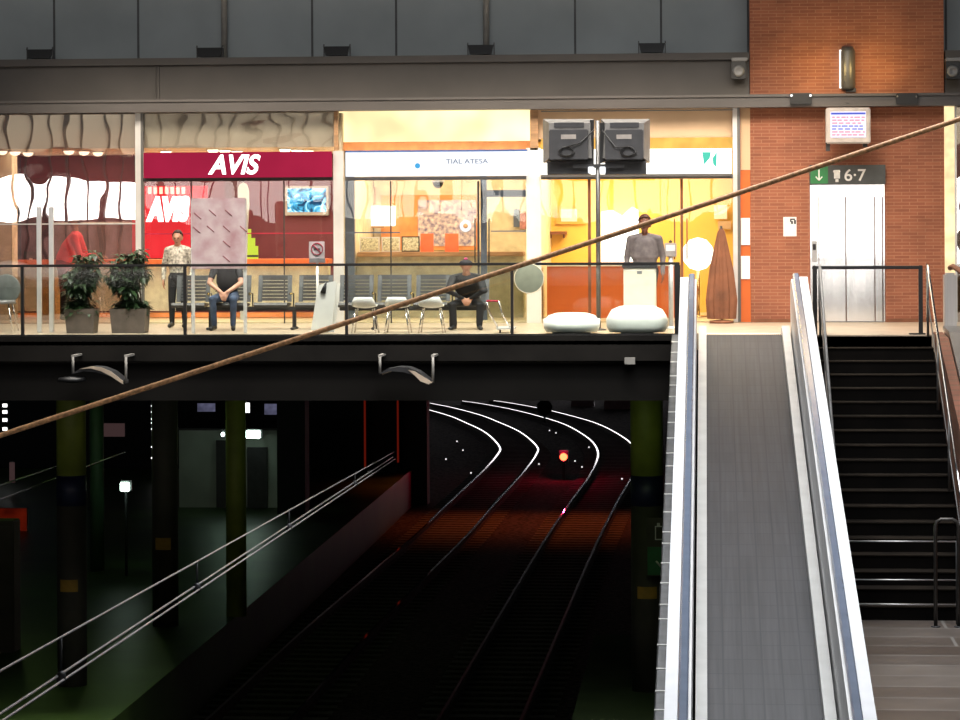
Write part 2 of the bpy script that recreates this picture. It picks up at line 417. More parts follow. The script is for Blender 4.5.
# ------------------------------------------------------------------ structure
Xl, Xr = -20, 12
mb = MB(); mb.box((Xl, YE + .02, -.25), (-.56, 53, 0)); mb.box((-.56, YE + .7, -.25), (1.62, 53, 0)); mb.box((1.62, YE + .02, -.25), (Xr, 53, 0))
struct('floor', mb, 'concourse', label='beige concourse floor in front of the shops')
mb = MB()
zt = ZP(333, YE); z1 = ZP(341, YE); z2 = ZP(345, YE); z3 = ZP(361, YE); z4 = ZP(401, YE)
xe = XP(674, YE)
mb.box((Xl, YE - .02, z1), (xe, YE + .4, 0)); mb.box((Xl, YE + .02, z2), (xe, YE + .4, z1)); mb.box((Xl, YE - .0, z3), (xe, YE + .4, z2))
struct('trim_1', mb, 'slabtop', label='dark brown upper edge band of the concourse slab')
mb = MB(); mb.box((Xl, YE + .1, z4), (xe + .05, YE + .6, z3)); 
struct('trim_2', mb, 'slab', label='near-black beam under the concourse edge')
mb = MB(); mb.box((Xl, YE + .6, z4 + .3), (-.6, 140, z4 + .55)); struct('ceiling', mb, 'voidwall', label='near-black underside of the concourse over the tracks')
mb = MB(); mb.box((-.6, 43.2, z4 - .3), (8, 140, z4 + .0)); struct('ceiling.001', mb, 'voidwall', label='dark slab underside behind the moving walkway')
# upper wall
ZLT = ZP(55, YF, 400); 
mb = MB(); mb.use('wallgrey'); YU = 48.0
mb.box((Xl, YU, ZLT - .3), (XP(751, YF), YU + .2, 8)); mb.box((XP(944, YF), YU, ZLT - .3), (Xr, YU + .2, 8))
mb.use('seam')
for px in (54, 138, 312, 396, 575, 661, 748, 946):
    x = XP(px, YU - .02, 20); mb.box((x - .018, YU - .015, ZLT - .2), (x + .018, YU, 8))
struct('wall_back', mb, label='grey metal clad upper wall with vertical seams')
for k, px in enumerate((224, 486)):
    x = XP(px, YU - .1, 20); mb = MB(); mb.tube([(x, YU - .075, ZLT - .02), (x, YU - .075, 8)], .052, 14)
    o = mb.build('downpipe', 'pipe'); tag(o, ['grey vertical pipe on the upper wall above the crimson sign', 'grey vertical pipe on the upper wall above the brightest shop window'][k], 'pipe', 'pipes on the upper wall')
# ledge beam
mb = MB(); xb0 = XP(750, YF, 80); xb1 = XP(944.5, YF, 80)
za, zb, zc = ZP(56, YF), ZP(63, YF), ZP(99, YF)
for (x0, x1) in ((Xl, xb0 - .01), (xb1 + .01, Xr)):
    mb.box((x0, YF - .08, zb), (x1, YU, za)); mb.box((x0, YF + .02, zc - .02), (x1, YU, zb))
x = XP(157, YF, 80); mb.box((x - .04, YF - .01, zc), (x - .02, YF + .02, zb)); mb.box((x + .02, YF - .01, zc), (x + .04, YF + .02, zb))
struct('trim_3', mb, 'beam', label='long grey-brown steel ledge above the shops')
mb = MB(); zd, ze = ZP(98.5, YF), ZP(111, YF); zm = ZP(101, YF)
mb.box((Xl, YF - .42, zm), (Xr, YF - .03, zd)); mb.box((Xl, YF - .38, ze), (Xr, YF - .03, zm))
struct('trim_4', mb, 'lip', label='steel lip running above the shop windows and across the brick shaft')
# brick shaft
mb = MB(); XS0, XS1 = XP(750.5, YF, 200), XP(944.5, YF, 200)
XD0, XD1 = XP(810, YF, 250), XP(885, YF, 250); ZDT = ZP(184.5, YF, 848)
mb.box((XS0, YF, 0), (XD0, 50, ZDT)); mb.box((XD1, YF, 0), (XS1, 50, ZDT)); mb.box((XS0, YF, ZDT), (XS1, 50, 8)); mb.box((XD0, YF + .4, 0), (XD1, 50, ZDT))
struct('wall_right', mb, 'brick', label='red brick elevator shaft')
mb = MB(); mb.box((XS0 - .0, YF - .03, 0), (XD0 - .02, YF, .06)); mb.box((XD1 + .02, YF - .03, 0), (XS1, YF, .06)); struct('baseboard_right', mb, 'brown')
# elevator
t = thing('elevator_entrance', 'stainless steel elevator doors set in the brick shaft', 'elevator', ((XD0 + XD1) / 2, YF, 0))
zh = ZP(197, YF, 848); xj = XP(818.5, YF, 250)
mb = MB(); mb.box((XD0 + .005, YF - .02, zh), (XD1 - .005, YF + .2, ZDT - .005)); mb.box((XD0 + .005, YF - .02, 0.01), (xj, YF + .2, zh)); mb.box((XD1 - .03, YF - .02, 0.01), (XD1 - .005, YF + .2, zh))
mb.build('frame', 'steeldoor', t)
xs = [xj + .004, XP(846, YF, 250), XP(875, YF, 250), XD1 - .034]
for i in range(3):
    mb = MB(); mb.box((xs[i] + .009, YF + .05 + .02 * (i == 2), .01), (xs[i + 1] - .009, YF + .10, zh - .005), .004); mb.build('door_panel', 'steeldoor', t)
mb = MB(); mb.pbox(812, 241, 817, 262, YF - .03, .012, .004); cp = mb.build('call_panel', 'steel', t)
mb = MB(); mb.pbox(812.8, 244, 816, 250, YF - .04, .012, .004); mb.build('call_button', 'black', cp)
mb = MB(); mb.box((XD0 + .01, YF - .04, 0.001), (XD1 - .01, YF + .04, .012)); mb.build('sill', 'aludark', t)
# elevator sign
Ys = YF - .10
t = thing('elevator_sign', 'dark rectangular sign reading 6·7 above the elevator', 'sign', W(848, 184, Ys))
mb = MB(); mb.pbox(809.5, 165, 885.5, 184.5, Ys, .08, .004); mb.build('sign_board', 'greensign', t)
mb = MB(); mb.pbox(810.5, 166, 828, 183.5, Ys - .006, .008); mb.build('green_field', 'green', t)
def arrow_down(mb, cx, cy, h, Y, w=1.2):
    mb.pbox(cx - w / 2, cy - h / 2, cx + w / 2, cy + h / 2, Y, .004)
    for sg in (-1, 1):
        p = [W(cx, cy + h / 2, Y), W(cx + sg * h * .3, cy + h / 2 - h * .35, Y)]
        mb.tube([p[0], p[1]], .010, 6)
mb = MB(); arrow_down(mb, 819, 175, 11, Ys - .012); mb.build('arrow', 'signwhite', t)
mb = MB()
mb.pbox(834, 170, 840, 178.5, Ys - .008, .006)
for q in (833.5, 836, 838.5): 
    c = W(q + .6, 171.5, Ys - .009); mb.lathe(c, [(.02, 0), (.02, .01)], 8, 'Y')
mb.pbox(835.5, 179, 838.5, 182, Ys - .008, .006)
mb.build('lift_pictogram', 'signwhite', t)
text('lettering', '6·7', t, 'signwhite', Ys - .004, 844.5, 169, 866, 181, bold=.01)
# notice paper
t = thing('paper_notice', 'white paper notice pasted on the brick left of the elevator', 'notice', W(789.5, 236, YF - .01))
mb = MB(); mb.pbox(783.3, 217, 796.5, 236.3, YF - .008, .006); mb.build('sheet', 'paper', t)
mb = MB()
for a in ((790, 218.5, 795, 220), (791, 221, 793, 224), (794, 220, 796, 224), (790, 220, 791.5, 222)): mb.pbox(*a, YF - .011, .003)
mb.build('printing', 'dark', t)
# departures monitor
Ym = 46.55
t = thing('departures_monitor', 'grey framed departures screen hanging in front of the brick', 'monitor', W(848, 145, Ym))
mb = MB(); mb.pbox(826, 107.5, 870.5, 143.5, Ym, .35, .02); mb.build('casing', 'screenframe', t)
mb = MB(); mb.pbox(830.5, 111.5, 866, 137.5, Ym - .008, .01); sc = mb.build('screen', emit('white screen', (.92, .88, 1), 1.25), t)
M['row_b'] = emit('blue screen row', (.12, .16, .75), 1); M['row_r'] = emit('red screen row', (.9, .3, .38), 1)
mb = MB(); random.seed(3)
mb.use('row_b'); mb.pbox(831, 112.5, 865.5, 114.5, Ym - .012, .003)
for k in range(7):
    y = 116.6 + k * 2.95; mb.use('row_r' if k in (0, 1, 2, 5, 6) else 'row_b'); x = 832
    while x < 863:
        w = random.uniform(2, 6); mb.pbox(x, y, min(x + w, 865), y + 1.2, Ym - .012, .003); x += w + random.uniform(.6, 2)
mb.build('timetable_rows', None, sc)
for q in ((826, 141, 830, 151), (863, 143, 867.5, 147)): mb = MB(); mb.pbox(*q, Ym + .12, .1); mb.build('foot', 'dark', t)
mb = MB(); mb.box((XP(847, Ym + .2), Ym + .15, ZP(108, Ym + .2)), (XP(850, Ym + .2), Ym + .2, ze + .05)); mb.build('bracket', 'dark', t)
# wall uplight on the brick
t = thing('wall_light', 'tall half-round metal uplight on the brick above the steel lip', 'lamp', W(847.5, 91, YF - .1))
c = W(847.5, 90, YF); c2 = W(847.5, 47, YF)
mb = MB(); rr = .13; n = 16; pr = []
vs = []; fs = []
zs = [c.z, c.z + .05, c2.z - .08, c2.z]; rs = [.8, 1, 1, .72]
for z, r in zip(zs, rs):
    for k in range(n + 1):
        a = math.pi * k / n; vs.append((c.x + rr * r * math.cos(a), YF - .02 - rr * r * 1.2 * math.sin(a), z))
for i in range(3):
    for k in range(n): fs.append((i * (n + 1) + k, i * (n + 1) + k + 1, (i + 1) * (n + 1) + k + 1, (i + 1) * (n + 1) + k))
fs += [tuple(range(n + 1)), tuple(3 * (n + 1) + k for k in range(n + 1))] + [(i * (n + 1), (i + 1) * (n + 1), (i + 1) * (n + 1) + n, i * (n + 1) + n) for i in range(3)]
mb.add(vs, fs, True); mb.build('shade', 'aludark', t)
mb = MB(); mb.pbox(839.6, 50, 841.6, 88, YF - .09, .06); mb.build('light_slot', 'lit_sign_hot', t)
mb = MB(); mb.pbox(846, 88, 856, 92, YF - .08, .07); mb.build('mount', 'dark', t)
for dx in (-.5, .5): point('wall_light_glow', (c.x + dx, YF - .6, (c.z + c2.z) / 2), 17, (1, .70, .25), .15)
# boxes on the lip
for k, (a, b) in enumerate(((790, 812), (896, 918))):
    t = thing('emergency_light', ['black emergency light box with two lamps on the steel lip left of the monitor', 'black emergency light box on the steel lip right of the monitor'][k], 'light', W((a + b) / 2, 105, YF - .47), 'emergency lights on the lip')
    mb = MB(); mb.pbox(a, 93, b, 104.5, YF - .46, .05, .01); mb.build('housing', 'black', t)
    for q in (a + 1.5, b - 1.5):
        mb = MB(); p = W(q, 95.5 + k, YF - .47); mb.lathe(p, [(.018, 0), (.018, .012)], 10, 'Y'); mb.build('lamp_eye', 'lit_white' if k == 0 else 'gray', t)
# loudspeakers
for k, (a, b) in enumerate(((731.5, 747.5), (946, 962))):
    t = thing('loudspeaker', ['round-fronted loudspeaker box on the ledge left of the brick shaft', 'round-fronted loudspeaker box on the ledge right of the brick shaft'][k], 'loudspeaker', W((a + b) / 2, 82, YF - .3), 'loudspeakers beside the shaft')
    mb = MB(); mb.pbox(a, 60, b - 1.5, 79, YF - .32, .25, .02); mb.build('cabinet', 'black', t)
    p = W((a + b) / 2 - 1, 71, YF - .34); mb = MB(); mb.lathe(p, [(.09, .02), (.10, 0), (.06, -.005), (.03, .01)], 18, 'Y'); mb.build('speaker_cone', 'gray', t)
    mb = MB(); mb.pbox(a, 57.5, b, 61, YF - .36, .3, .01); mb.build('hood', 'gray', t)
# floodlights on ledge
for k, px in enumerate((40, 210, 337, 481, 652)):
    yl = ZP(56, YF - .02)
    base = Vector((XP(px, 47.55, 50), 47.55, za))
    nm = ['above the leftmost shop window', 'above the crimson sign, beside the left pipe', 'above the left end of the brightest shop window', 'in front of the right pipe', 'nearest the brick shaft'][k]
    t = thing('floodlight', 'small black floodlight on the ledge ' + nm, 'floodlight', base, 'floodlights along the ledge')
    mb = MB(); b = base
    mb.hexa([b + Vector(q) for q in ((-.19, -.10, .03), (.19, -.10, .03), (.17, .10, .03), (-.17, .10, .03), (-.22, -.04, .19), (.22, -.04, .19), (.20, .12, .17), (-.20, .12, .17))]); mb.build('housing', 'black', t)
    for sg in (-1, 1):
        mb = MB(); mb.box(b + Vector((sg * .225 - .008, -.02, 0)), b + Vector((sg * .225 + .008, .03, .23))); mb.build('bracket', 'dark', t)
        mb = MB(); mb.lathe(b + Vector((sg * .225, -.03, .19)), [(.012, -.02), (.012, .02)], 8, 'Y'); mb.build('bolt', 'chrome', t)

# ------------------------------------------------------------------ shops
ZC = 3.02; YB = 52.0
XA0 = XP(-28, YF); XA1 = XP(338, YF); XB1 = XP(533, YF); XC1 = XP(741, YF)
mb = MB(); mb.box((XA0 - .3, YF + .06, .001), (XC1 + .2, YB + .1, .02)); struct('floor.001', mb, 'shopfloor', label='pale floor inside the shops')
for nm, x0, x1, m in (('ceiling.002', XA0 - .3, XA1 - .06, 'creamlit'), ('ceiling.003', XA1 + .06, XB1 - .05, 'orangepanel'), ('ceiling.004', XB1 + .05, XC1, 'yellow_wall')):
    mb = MB(); mb.box((x0, YF + (.62 if nm.endswith('3') else .2), ZC), (x1, YB, ZC + .06)); struct(nm, mb, m)
for nm, x0, x1, m in (('wall_shop_left', XA0 - .3, XA1 - .06, 'maroon'), ('wall_shop_middle', XA1 + .06, XB1 - .05, 'cream'), ('wall_shop_right', XB1 + .05, XC1 + .1, 'yellow_wall')):
    mb = MB(); mb.box((x0, YB, 0), (x1, YB + .1, 3.7)); struct(nm, mb, m)
for nm, x, m in (('wall_partition_left', XA0 - .9, 'maroon'), ('wall_partition', XA1 - .05, 'cream'), ('wall_partition.001', XB1 - .05, 'creamlit')):
    mb = MB(); mb.box((x, YF + .2, 0.02), (x + .1, YB, 3.6)); struct(nm, mb, m)
# bulkheads behind transoms
mb = MB(); mb.box((XA0, YF + .12, ZC + .0), (XA1 - .06, YF + .2, ze + .05)); struct('trim_5', mb, 'beigebulk', label='grey-beige bulkhead above the car rental shop')
mb = MB(); mb.box((XB1 + .05, YF + .12, ZC + .1), (XC1, YF + .2, ze + .05)); struct('trim_6', mb, 'tanbulk', label='tan bulkhead above the orange shop')
mb = MB(); mb.pbox(541, 138, 733, 150, YF + .10, .04); struct('trim_7', mb, emit('warm glowing strip', (1, .55, .12), 1.1, .2), label='warm glowing strip above the right shop sign')
# glaring transom of the middle shop
t = thing('light_box', 'glaring warm light panel filling the window above the white sign', 'light', W(435, 150, YF + .5))
mb = MB(); mb.pbox(339, 108, 531, 141.5, YF + .45, .1); mb.build('diffuser', 'hotlight', t)
mb = MB(); mb.pbox(339, 141.5, 531, 150, YF + .40, .15); mb.build('trim_strip', 'orangepanel', t)
# posts of the shop fronts (windows)
def frame_mb(boxes, name, parent, m, Y=YF - .06, dep=.10):
    mb = MB()
    for b in boxes: mb.pbox(*b, Y, dep)
    return mb.build(name, m, parent)
def wthing(n, px):
    return thing('window_%d' % n, None, None, (XP(px, YF), YF, 0), kind='structure')
w1 = wthing(1, 60)
frame_mb([(-30, 110, -25, 328)], 'mullion', w1, 'alu')
frame_mb([(135.5, 110, 141, 325)], 'mullion', w1, 'alu'); frame_mb([(-30, 223.4, 135, 224.6)], 'transom_bar', w1, 'alu', YF + .0, .03)
mb = MB(); mb.pbox(-25, 111, 135.5, 325, YF + .02, .012); mb.build('glass_pane', 'wavyglass', w1)
w2 = wthing(2, 238)
frame_mb([(141, 110, 143.5, 327)], 'mullion', w2, 'aludark'); frame_mb([(143, 177.5, 333, 181)], 'transom_bar', w2, 'dark')
frame_mb([(190.8, 181, 192, 325)], 'mullion', w2, 'dark', YF, .03); frame_mb([(283.5, 181, 284.7, 325)], 'mullion', w2, 'dark', YF, .03)
mb = MB(); mb.pbox(143.5, 181, 333, 325, YF + .02, .012); mb.build('glass_pane', 'shopglass', w2)
mb = MB(); mb.pbox(143.5, 111, 333, 151, YF + .02, .012); mb.build('glass_pane', 'wavyglass2', w2)
mb = MB(); mb.pbox(143.5, 233, 333, 234, YF + .01, .008); mb.build('red_stripe', 'redsign', w2)
w3 = wthing(3, 434)
frame_mb([(334, 110, 338, 150)], 'mullion', w3, 'wood')
frame_mb([(333.5, 151, 343.5, 327)], 'mullion', w3, 'alu'); frame_mb([(345, 176.5, 526, 180)], 'transom_bar', w3, 'aludark')
frame_mb([(390.3, 181, 391.5, 325)], 'mullion', w3, 'dark', YF, .03); frame_mb([(477.5, 181, 479.5, 325)], 'mullion', w3, 'dark', YF, .03)
frame_mb([(345, 232, 400, 233.2), (491, 230.5, 526, 231.7)], 'transom_bar', w3, 'bluegrey', YF, .03)
mb = MB(); mb.pbox(343.5, 180, 527, 325, YF + .02, .012); mb.build('glass_pane', 'shopglass', w3)
w4 = wthing(4, 637)
frame_mb([(526.5, 148, 541, 327)], 'mullion', w4, 'whiteplastic'); frame_mb([(530, 110, 538, 150)], 'mullion', w4, 'wood')
frame_mb([(541, 175, 733, 179)], 'transom_bar', w4, 'aludark'); frame_mb([(541, 110, 733, 111)], 'transom_bar', w4, 'aludark')
frame_mb([(588, 179, 591, 323)], 'mullion', w4, 'brown', YF, .03); frame_mb([(680.5, 179, 683.3, 323)], 'mullion', w4, 'brown', YF, .03)
frame_mb([(733, 106, 737.5, 322)], 'mullion', w4, 'alu'); frame_mb([(737.5, 106, 740.5, 322)], 'mullion', w4, 'aludark')
mb = MB(); mb.pbox(541, 179, 733, 323, YF + .02, .012); mb.build('glass_pane', 'shopglass', w4)
mb = MB(); mb.use('orange'); mb.pbox(740.5, 106, 750.4, 322, YF + .02, .05); mb.use('tanbulk'); mb.pbox(740.5, 106, 750.3, 170, YF + .01, .012); mb.use('whitesoft'); mb.pbox(741, 218, 750, 245, YF - .0, .02); mb.pbox(741, 256, 750, 279, YF - .0, .02)
struct('trim_8', mb, label='narrow orange panel beside the brick shaft')
for px in (674.6, 687):
    mb = MB(); a = W(px, 219, YF - .06); b = W(px, 259, YF - .06); mb.tube([a, b], .012, 8); mb.tube([a, a + Vector((0, .1, 0))], .01, 6); mb.tube([b, b + Vector((0, .1, 0))], .01, 6); mb.build('door_handle', 'brown', w4)
for px in (481 - 6, 489):
    mb = MB(); a = W(px, 219, YF - .06); b = W(px, 262, YF - .06); mb.tube([a, b], .012, 8); mb.tube([a, a + Vector((0, .1, 0))], .01, 6); mb.tube([b, b + Vector((0, .1, 0))], .01, 6); mb.build('door_handle', 'dark', w3)
# right of the shaft
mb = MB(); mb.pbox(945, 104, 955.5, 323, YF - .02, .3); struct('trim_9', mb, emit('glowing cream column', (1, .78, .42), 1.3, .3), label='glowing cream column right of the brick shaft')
w5 = wthing(5, 975)
mb = MB(); mb.pbox(956, 106, 1010, 323, YF + .02, .012); mb.build('glass_pane', 'wavyglass', w5)
frame_mb([(955, 106, 957, 323)], 'mullion', w5, 'alu')
mb = MB(); mb.pbox(950, 104, 1010, 323, YF + 2, .1); struct('wall_shop_far_right', mb, 'cream')

# signs
t = thing('shop_sign', 'long crimson fascia sign reading AVIS in white italics', 'sign', W(238, 178, YF - .2))
mb = MB(); mb.pbox(143.5, 152, 331, 177.5, YF - .2, .12); mb.build('sign_board', 'redsign_lit', t)
text('lettering', 'AVIS', t, 'lit_white', YF - .205, 208, 154.5, 260.5, 174.5, shear=.28, bold=.028)
t = thing('shop_sign', 'long white fascia sign with a blue dot and a blue top edge', 'sign', W(435, 177, YF - .2))
mb = MB(); mb.pbox(345.5, 151.5, 527, 176, YF - .2, .12); mb.build('sign_board', 'lit_sign', t)
mb = MB(); mb.pbox(345.5, 150, 527, 151.8, YF - .215, .13); mb.build('edge_strip', 'bluestrip', t)
mb = MB(); mb.lathe(W(417.5, 165.8, YF - .21), [(.045, .008), (.045, 0)], 20, 'Y'); mb.build('blue_dot', 'bluemark', t)
text('lettering', 'TIAL ATESA', t, 'bluetext', YF - .203, 446, 159, 488, 163.6)
t = thing('shop_sign', 'glaring white fascia sign with a small teal mark', 'sign', W(640, 175, YF - .2))
mb = MB(); mb.pbox(541, 149, 731.5, 174, YF - .2, .12); mb.build('sign_board', 'lit_sign_hot', t)
def quadp(mb, pts, Y, dep=.006):
    P = [W(a, b, Y) for a, b in pts]; mb.prism([(p.x, p.z) for p in P], 'Y', Y, Y + dep)
mb = MB(); quadp(mb, [(702, 152), (711, 152), (710, 158), (704, 165)], YF - .206); quadp(mb, [(712.5, 158), (717, 151.5), (716.5, 168), (713, 164)], YF - .206); mb.build('logo_mark', 'teal_e', t)
mb = MB(); mb.pbox(541, 174, 732, 176.5, YF - .22, .14); mb.build('edge_strip', 'aludark', t)

# downlights
def downlight(px, Y, lab):
    p = W(px, 148, Y); t = thing('downlight', lab, 'light', (p.x, Y, ZC - .025), 'recessed downlights of the left shops')
    mb = MB(); mb.lathe((p.x, Y, ZC - .012), [(.02, -.075), (.07, -.06), (.095, -.02), (.10, .010)], 16); mb.build('lamp_disc', 'warmlight', t)
    mb = MB(); mb.lathe((p.x, Y, ZC - .02), [(.12, .019), (.13, .0), (.11, .0), (.105, .019)], 16); mb.build('trim_ring', 'alu', t)
DL = [(2, 48.0), (15, 48.6), (28, 49.2), (69, 48.2), (84, 48.8), (98, 49.4), (166, 49.2), (213, 48.2), (225, 48.8), (237, 49.4), (285, 48.2), (297, 48.8), (308, 49.4)]
nmx = ['first', 'second', 'third']
for i, (px, Y) in enumerate(DL):
    grp = 'above the cream pillar at the left end' if px < 40 else 'above the person in the red jacket' if px < 110 else 'above the glowing red wall' if px < 180 else 'above the frosted poster panel' if px < 250 else 'above the television'
    pos = {0: 'front', 1: 'middle', 2: 'rear'}[{0: 0, 1: 1, 2: 2, 3: 0, 4: 1, 5: 2, 6: 2, 7: 0, 8: 1, 9: 2, 10: 0, 11: 1, 12: 2}[i]]
    downlight(px, Y, ('single round recessed downlight ' if px == 166 else pos + ' round recessed downlight of three ') + grp)

# shop 1 (car rental)
mb = MB(); mb.pbox(-10, 151, 12, 320, 48.6, .4); struct('wall_pillar', mb, 'creamlit', label='cream pillar at the far left')
mb = MB(); mb.pbox(27, 178, 50, 262, 51.2, .3); mb.pbox(225, 178, 242, 262, 51.2, .3); struct('wall_pillar.001', mb, 'maroon_dk', label='dark maroon pilasters')
t = thing('wall_panel', 'grey mauve wall panel behind the person in the red jacket', 'panel', (XP(100, 51.6), 51.6, 0.02))
mb = MB(); mb.pbox(52, 224, 136, 262, 51.6, .08); mb.build('board', 'mauve', t); mb = MB(); mb.pbox(52, 222, 136, 224, 51.58, .1); mb.build('top_rail', 'whiteplastic', t)
t = thing('lit_wall_sign', 'glowing red wall panel with blown-out white letters', 'sign', W(175, 300, 51.3))
mb = MB(); mb.pbox(132, 186, 207, 258, 51.3, .1); mb.build('panel', 'redwall', t)
text('lettering', 'AVIS', t, 'lit_white', 51.295, 146, 196, 190, 222, shear=.2, bold=.08, ext=.03)
mb = MB()
for k in range(7): mb.pbox(148 + k * 5.6, 187, 151.5 + k * 5.6, 194, 51.28, .02)
mb.build('upper_lettering', mat('pale pink mark', (.9, .4, .4), .5), t)
t = thing('television', 'wall-mounted television showing a blue and white picture', 'television', W(306, 216, 51.86))
mb = MB(); mb.pbox(285, 186, 328.5, 215.5, 51.86, .12, .01); mb.build('bezel', 'screenframe', t)
mb = MB(); mb.pbox(287.5, 188.5, 326, 212, 51.852, .008); mb.build('screen', 'tv', t)
t = thing('service_counter', 'long beige counter with an orange top running behind the left windows', 'counter', (XP(170, 49.4), 49.6, .02))
mb = MB(); mb.pbox(-8, 259.5, 328, 264.5, 49.3, .6, .01); mb.build('countertop', 'orange_top', t)
mb = MB(); mb.pbox(-8, 264.5, 328, 311, 49.5, .35); mb.build('front', 'desk', t)
mb = MB(); mb.pbox(-8, 313, 328, 317, 49.45, .3); mb.build('light_strip', 'orangelite', t)
zk = ZP(319.5, 49.5)
mb = MB(); a = XP(-8, 49.6); b = XP(328, 49.6); mb.box((a, 49.6, .021), (b, 49.85, ZP(312, 49.6))); mb.build('plinth', 'desk', t)
t = thing('monitor', 'small dark computer monitor on the counter at the far left', 'monitor', W(31, 260, 49.6))
mb = MB(); mb.pbox(24, 251.5, 37, 258, 49.5, .03, .004); mb.build('screen', 'dark', t); mb = MB(); mb.pbox(29, 257, 32, 260, 49.53, .04); mb.build('stand', 'whiteplastic', t)
t = thing('leaflet_display', 'stepped yellow-green leaflet display on the counter beside the poster panel', 'leaflet display', W(252, 260, 49.5))
mb = MB(); mb.use('hivis')
for k, (a, b, c) in enumerate(((246, 251, 229), (250, 255, 238), (252, 258, 246))): mb.pbox(a, c, b, 259.3, 49.5 - .03 * k, .03)
mb.build('leaflets', None, t); mb = MB(); mb.pbox(247, 255, 258, 257, 49.4, .02); mb.build('tray_lip', 'dark', t)
t = thing('white_column_display', 'white round-topped display board behind the poster panel', 'display board', (XP(243, 48.4), 48.4, .02))
mb = MB(); P = [W(a, b, 48.4) for a, b in ((238, 264), (238, 188), (239.5, 184), (243, 182.5), (246.5, 184.5), (248.5, 190), (249, 205), (247.5, 228), (246.5, 264))]
mb.prism([(p.x, p.z) for p in P], 'Y', 48.4, 48.45); mb.build('board', 'whiteplastic', t)
mb = MB(); mb.box((XP(240, 48.4), 48.4, .021), (XP(245, 48.4), 48.45, P[0].z)); mb.build('stand', 'alu', t)

# shop 2 interior
t = thing('poster', 'collage of small photos on an orange backing, middle shop wall', 'poster', W(440, 245, 51.9))
mb = MB(); mb.pbox(381, 195, 477, 250, 51.94, .04); mb.build('backing', 'orangepanel', t)
mb = MB(); mb.pbox(418, 200, 476, 246, 51.92, .018); mb.build('picture', 'poster', t)
t = thing('bright_panel', 'blown-out white light panel on the middle shop wall', 'light', W(378, 227, 51.7))
mb = MB(); mb.pbox(359, 206, 395, 226, 51.7, .08, .01); mb.build('diffuser', 'lit_sign_hot', t); mb = MB(); mb.pbox(358, 226, 384, 228, 51.69, .1); mb.build('edge', 'wood', t)
t = thing('certificate', 'tall framed certificate on the middle shop wall above the light panel', 'picture', W(368, 205, 51.9))
mb = MB(); mb.pbox(361.5, 187, 375.5, 204.5, 51.93, .03); mb.build('frame', 'wood', t); mb = MB(); mb.pbox(363, 188.5, 374, 203, 51.92, .012); mb.build('sheet', 'certificate', t)
for k, (a, b, c, m, lab) in enumerate(((359.5, 379.5, 237, 'alu', 'pale framed document on the middle counter, leftmost of three'), (381.5, 400, 237, 'alu', 'pale framed document on the middle counter, second of three'), (401.5, 419.5, 236.3, 'black', 'black framed document on the middle counter'))):
    t = thing('framed_document', lab, 'picture', W((a + b) / 2, 252, 49.5), 'documents standing on the middle counter')
    mb = MB(); mb.pbox(a, c, b, 251.8, 49.5, .02); mb.build('frame', m, t); mb = MB(); mb.pbox(a + 1.2, c + 1.2, b - 1.2, 250.6, 49.492, .01); mb.build('sheet', 'certificate', t)
for k, (a, b, c) in enumerate(((420.5, 433.5, 233.5), (445, 458.5, 233.5))):
    mb = MB(); mb.pbox(a, c, b, 251.8, 49.52, .02); o = mb.build('flyer_holder', 'papero')
    tag(o, ['orange-red flyer on the middle counter next to the black framed document', 'orange-red flyer on the middle counter, farther right of the two'][k], 'flyer', 'orange flyers on the counter')
t = thing('wall_clock', 'round white clock-like disc on the collage wall', 'disc', W(465, 232, 51.8))
mb = MB(); mb.lathe(W(465.5, 226, 51.85), [(.10, .03), (.11, .0), (.09, -.005)], 24, 'Y'); mb.build('face', 'lit_sign', t); mb = MB(); mb.lathe(W(465.5, 226, 51.83), [(.045, .02), (.045, 0)], 16, 'Y'); mb.build('hub', 'tanbulk', t)
t = thing('service_counter', 'brown-topped counter behind the middle shop window', 'counter', (XP(435, 49.3), 49.3, .02))
mb = MB(); mb.pbox(357, 252, 523, 256.5, 49.25, .6, .01); mb.build('countertop', 'wood', t)
mb = MB(); a = XP(357, 49.4); b = XP(523, 49.4); mb.box((a, 49.4, .021), (b, 49.8, ZP(256.5, 49.4))); mb.build('front', 'deskgrey', t)
t = thing('dome_camera', 'black dome camera under the top of the middle shop window', 'camera', W(438, 181, 47.9))
c = W(438, 183.5, 47.9); mb = MB(); mb.lathe(c, [(.0, -.085), (.05, -.07), (.085, -.03), (.095, .02)], 18); mb.build('dome', 'black', t); mb = MB(); mb.lathe(c, [(.11, .02), (.11, .05)], 18); mb.tube([c + Vector((0, 0, .05)), (c.x, c.y, ZC)], .02, 8); mb.build('mount', 'alu', t)
t = thing('door_frame', 'blue-grey steel column inside the middle shop at the left', 'column', (XP(349, 48), 48, .02))
mb = MB(); mb.box((XP(345, 47.9), 47.9, .021), (XP(354.5, 47.9), 48.05, ZC)); mb.build('column', 'bluegrey', t)
t = thing('inner_door', 'blue-grey framed inner glass door of the middle shop', 'door', (XP(500, 48.1), 48.1, .02))
mb = MB(); a = XP(481, 48.1); b = XP(487, 48.1); mb.box((a, 48.1, .021), (b, 48.2, ZC)); mb.pbox(481, 190, 526, 197, 48.1, .1); mb.build('frame', 'bluegrey', t)
mb = MB(); mb.box((b, 48.14, .021), (XP(526, 48.1), 48.15, ZP(197, 48.1))); mb.build('glass_pane', 'shopglass', t)
t = thing('wall_notice', 'narrow dark notice beside a pinkish one, behind the inner door', 'notice', W(518, 232, 51.9))
mb = MB(); mb.pbox(513.5, 209, 519.5, 227, 51.93, .03); mb.build('dark_sheet', 'bluegrey', t); mb = MB(); mb.pbox(520, 213, 527, 229, 51.93, .03); mb.build('pink_sheet', mat('pinkish print', (.6, .25, .22), .7, 0, .3, 20), t)

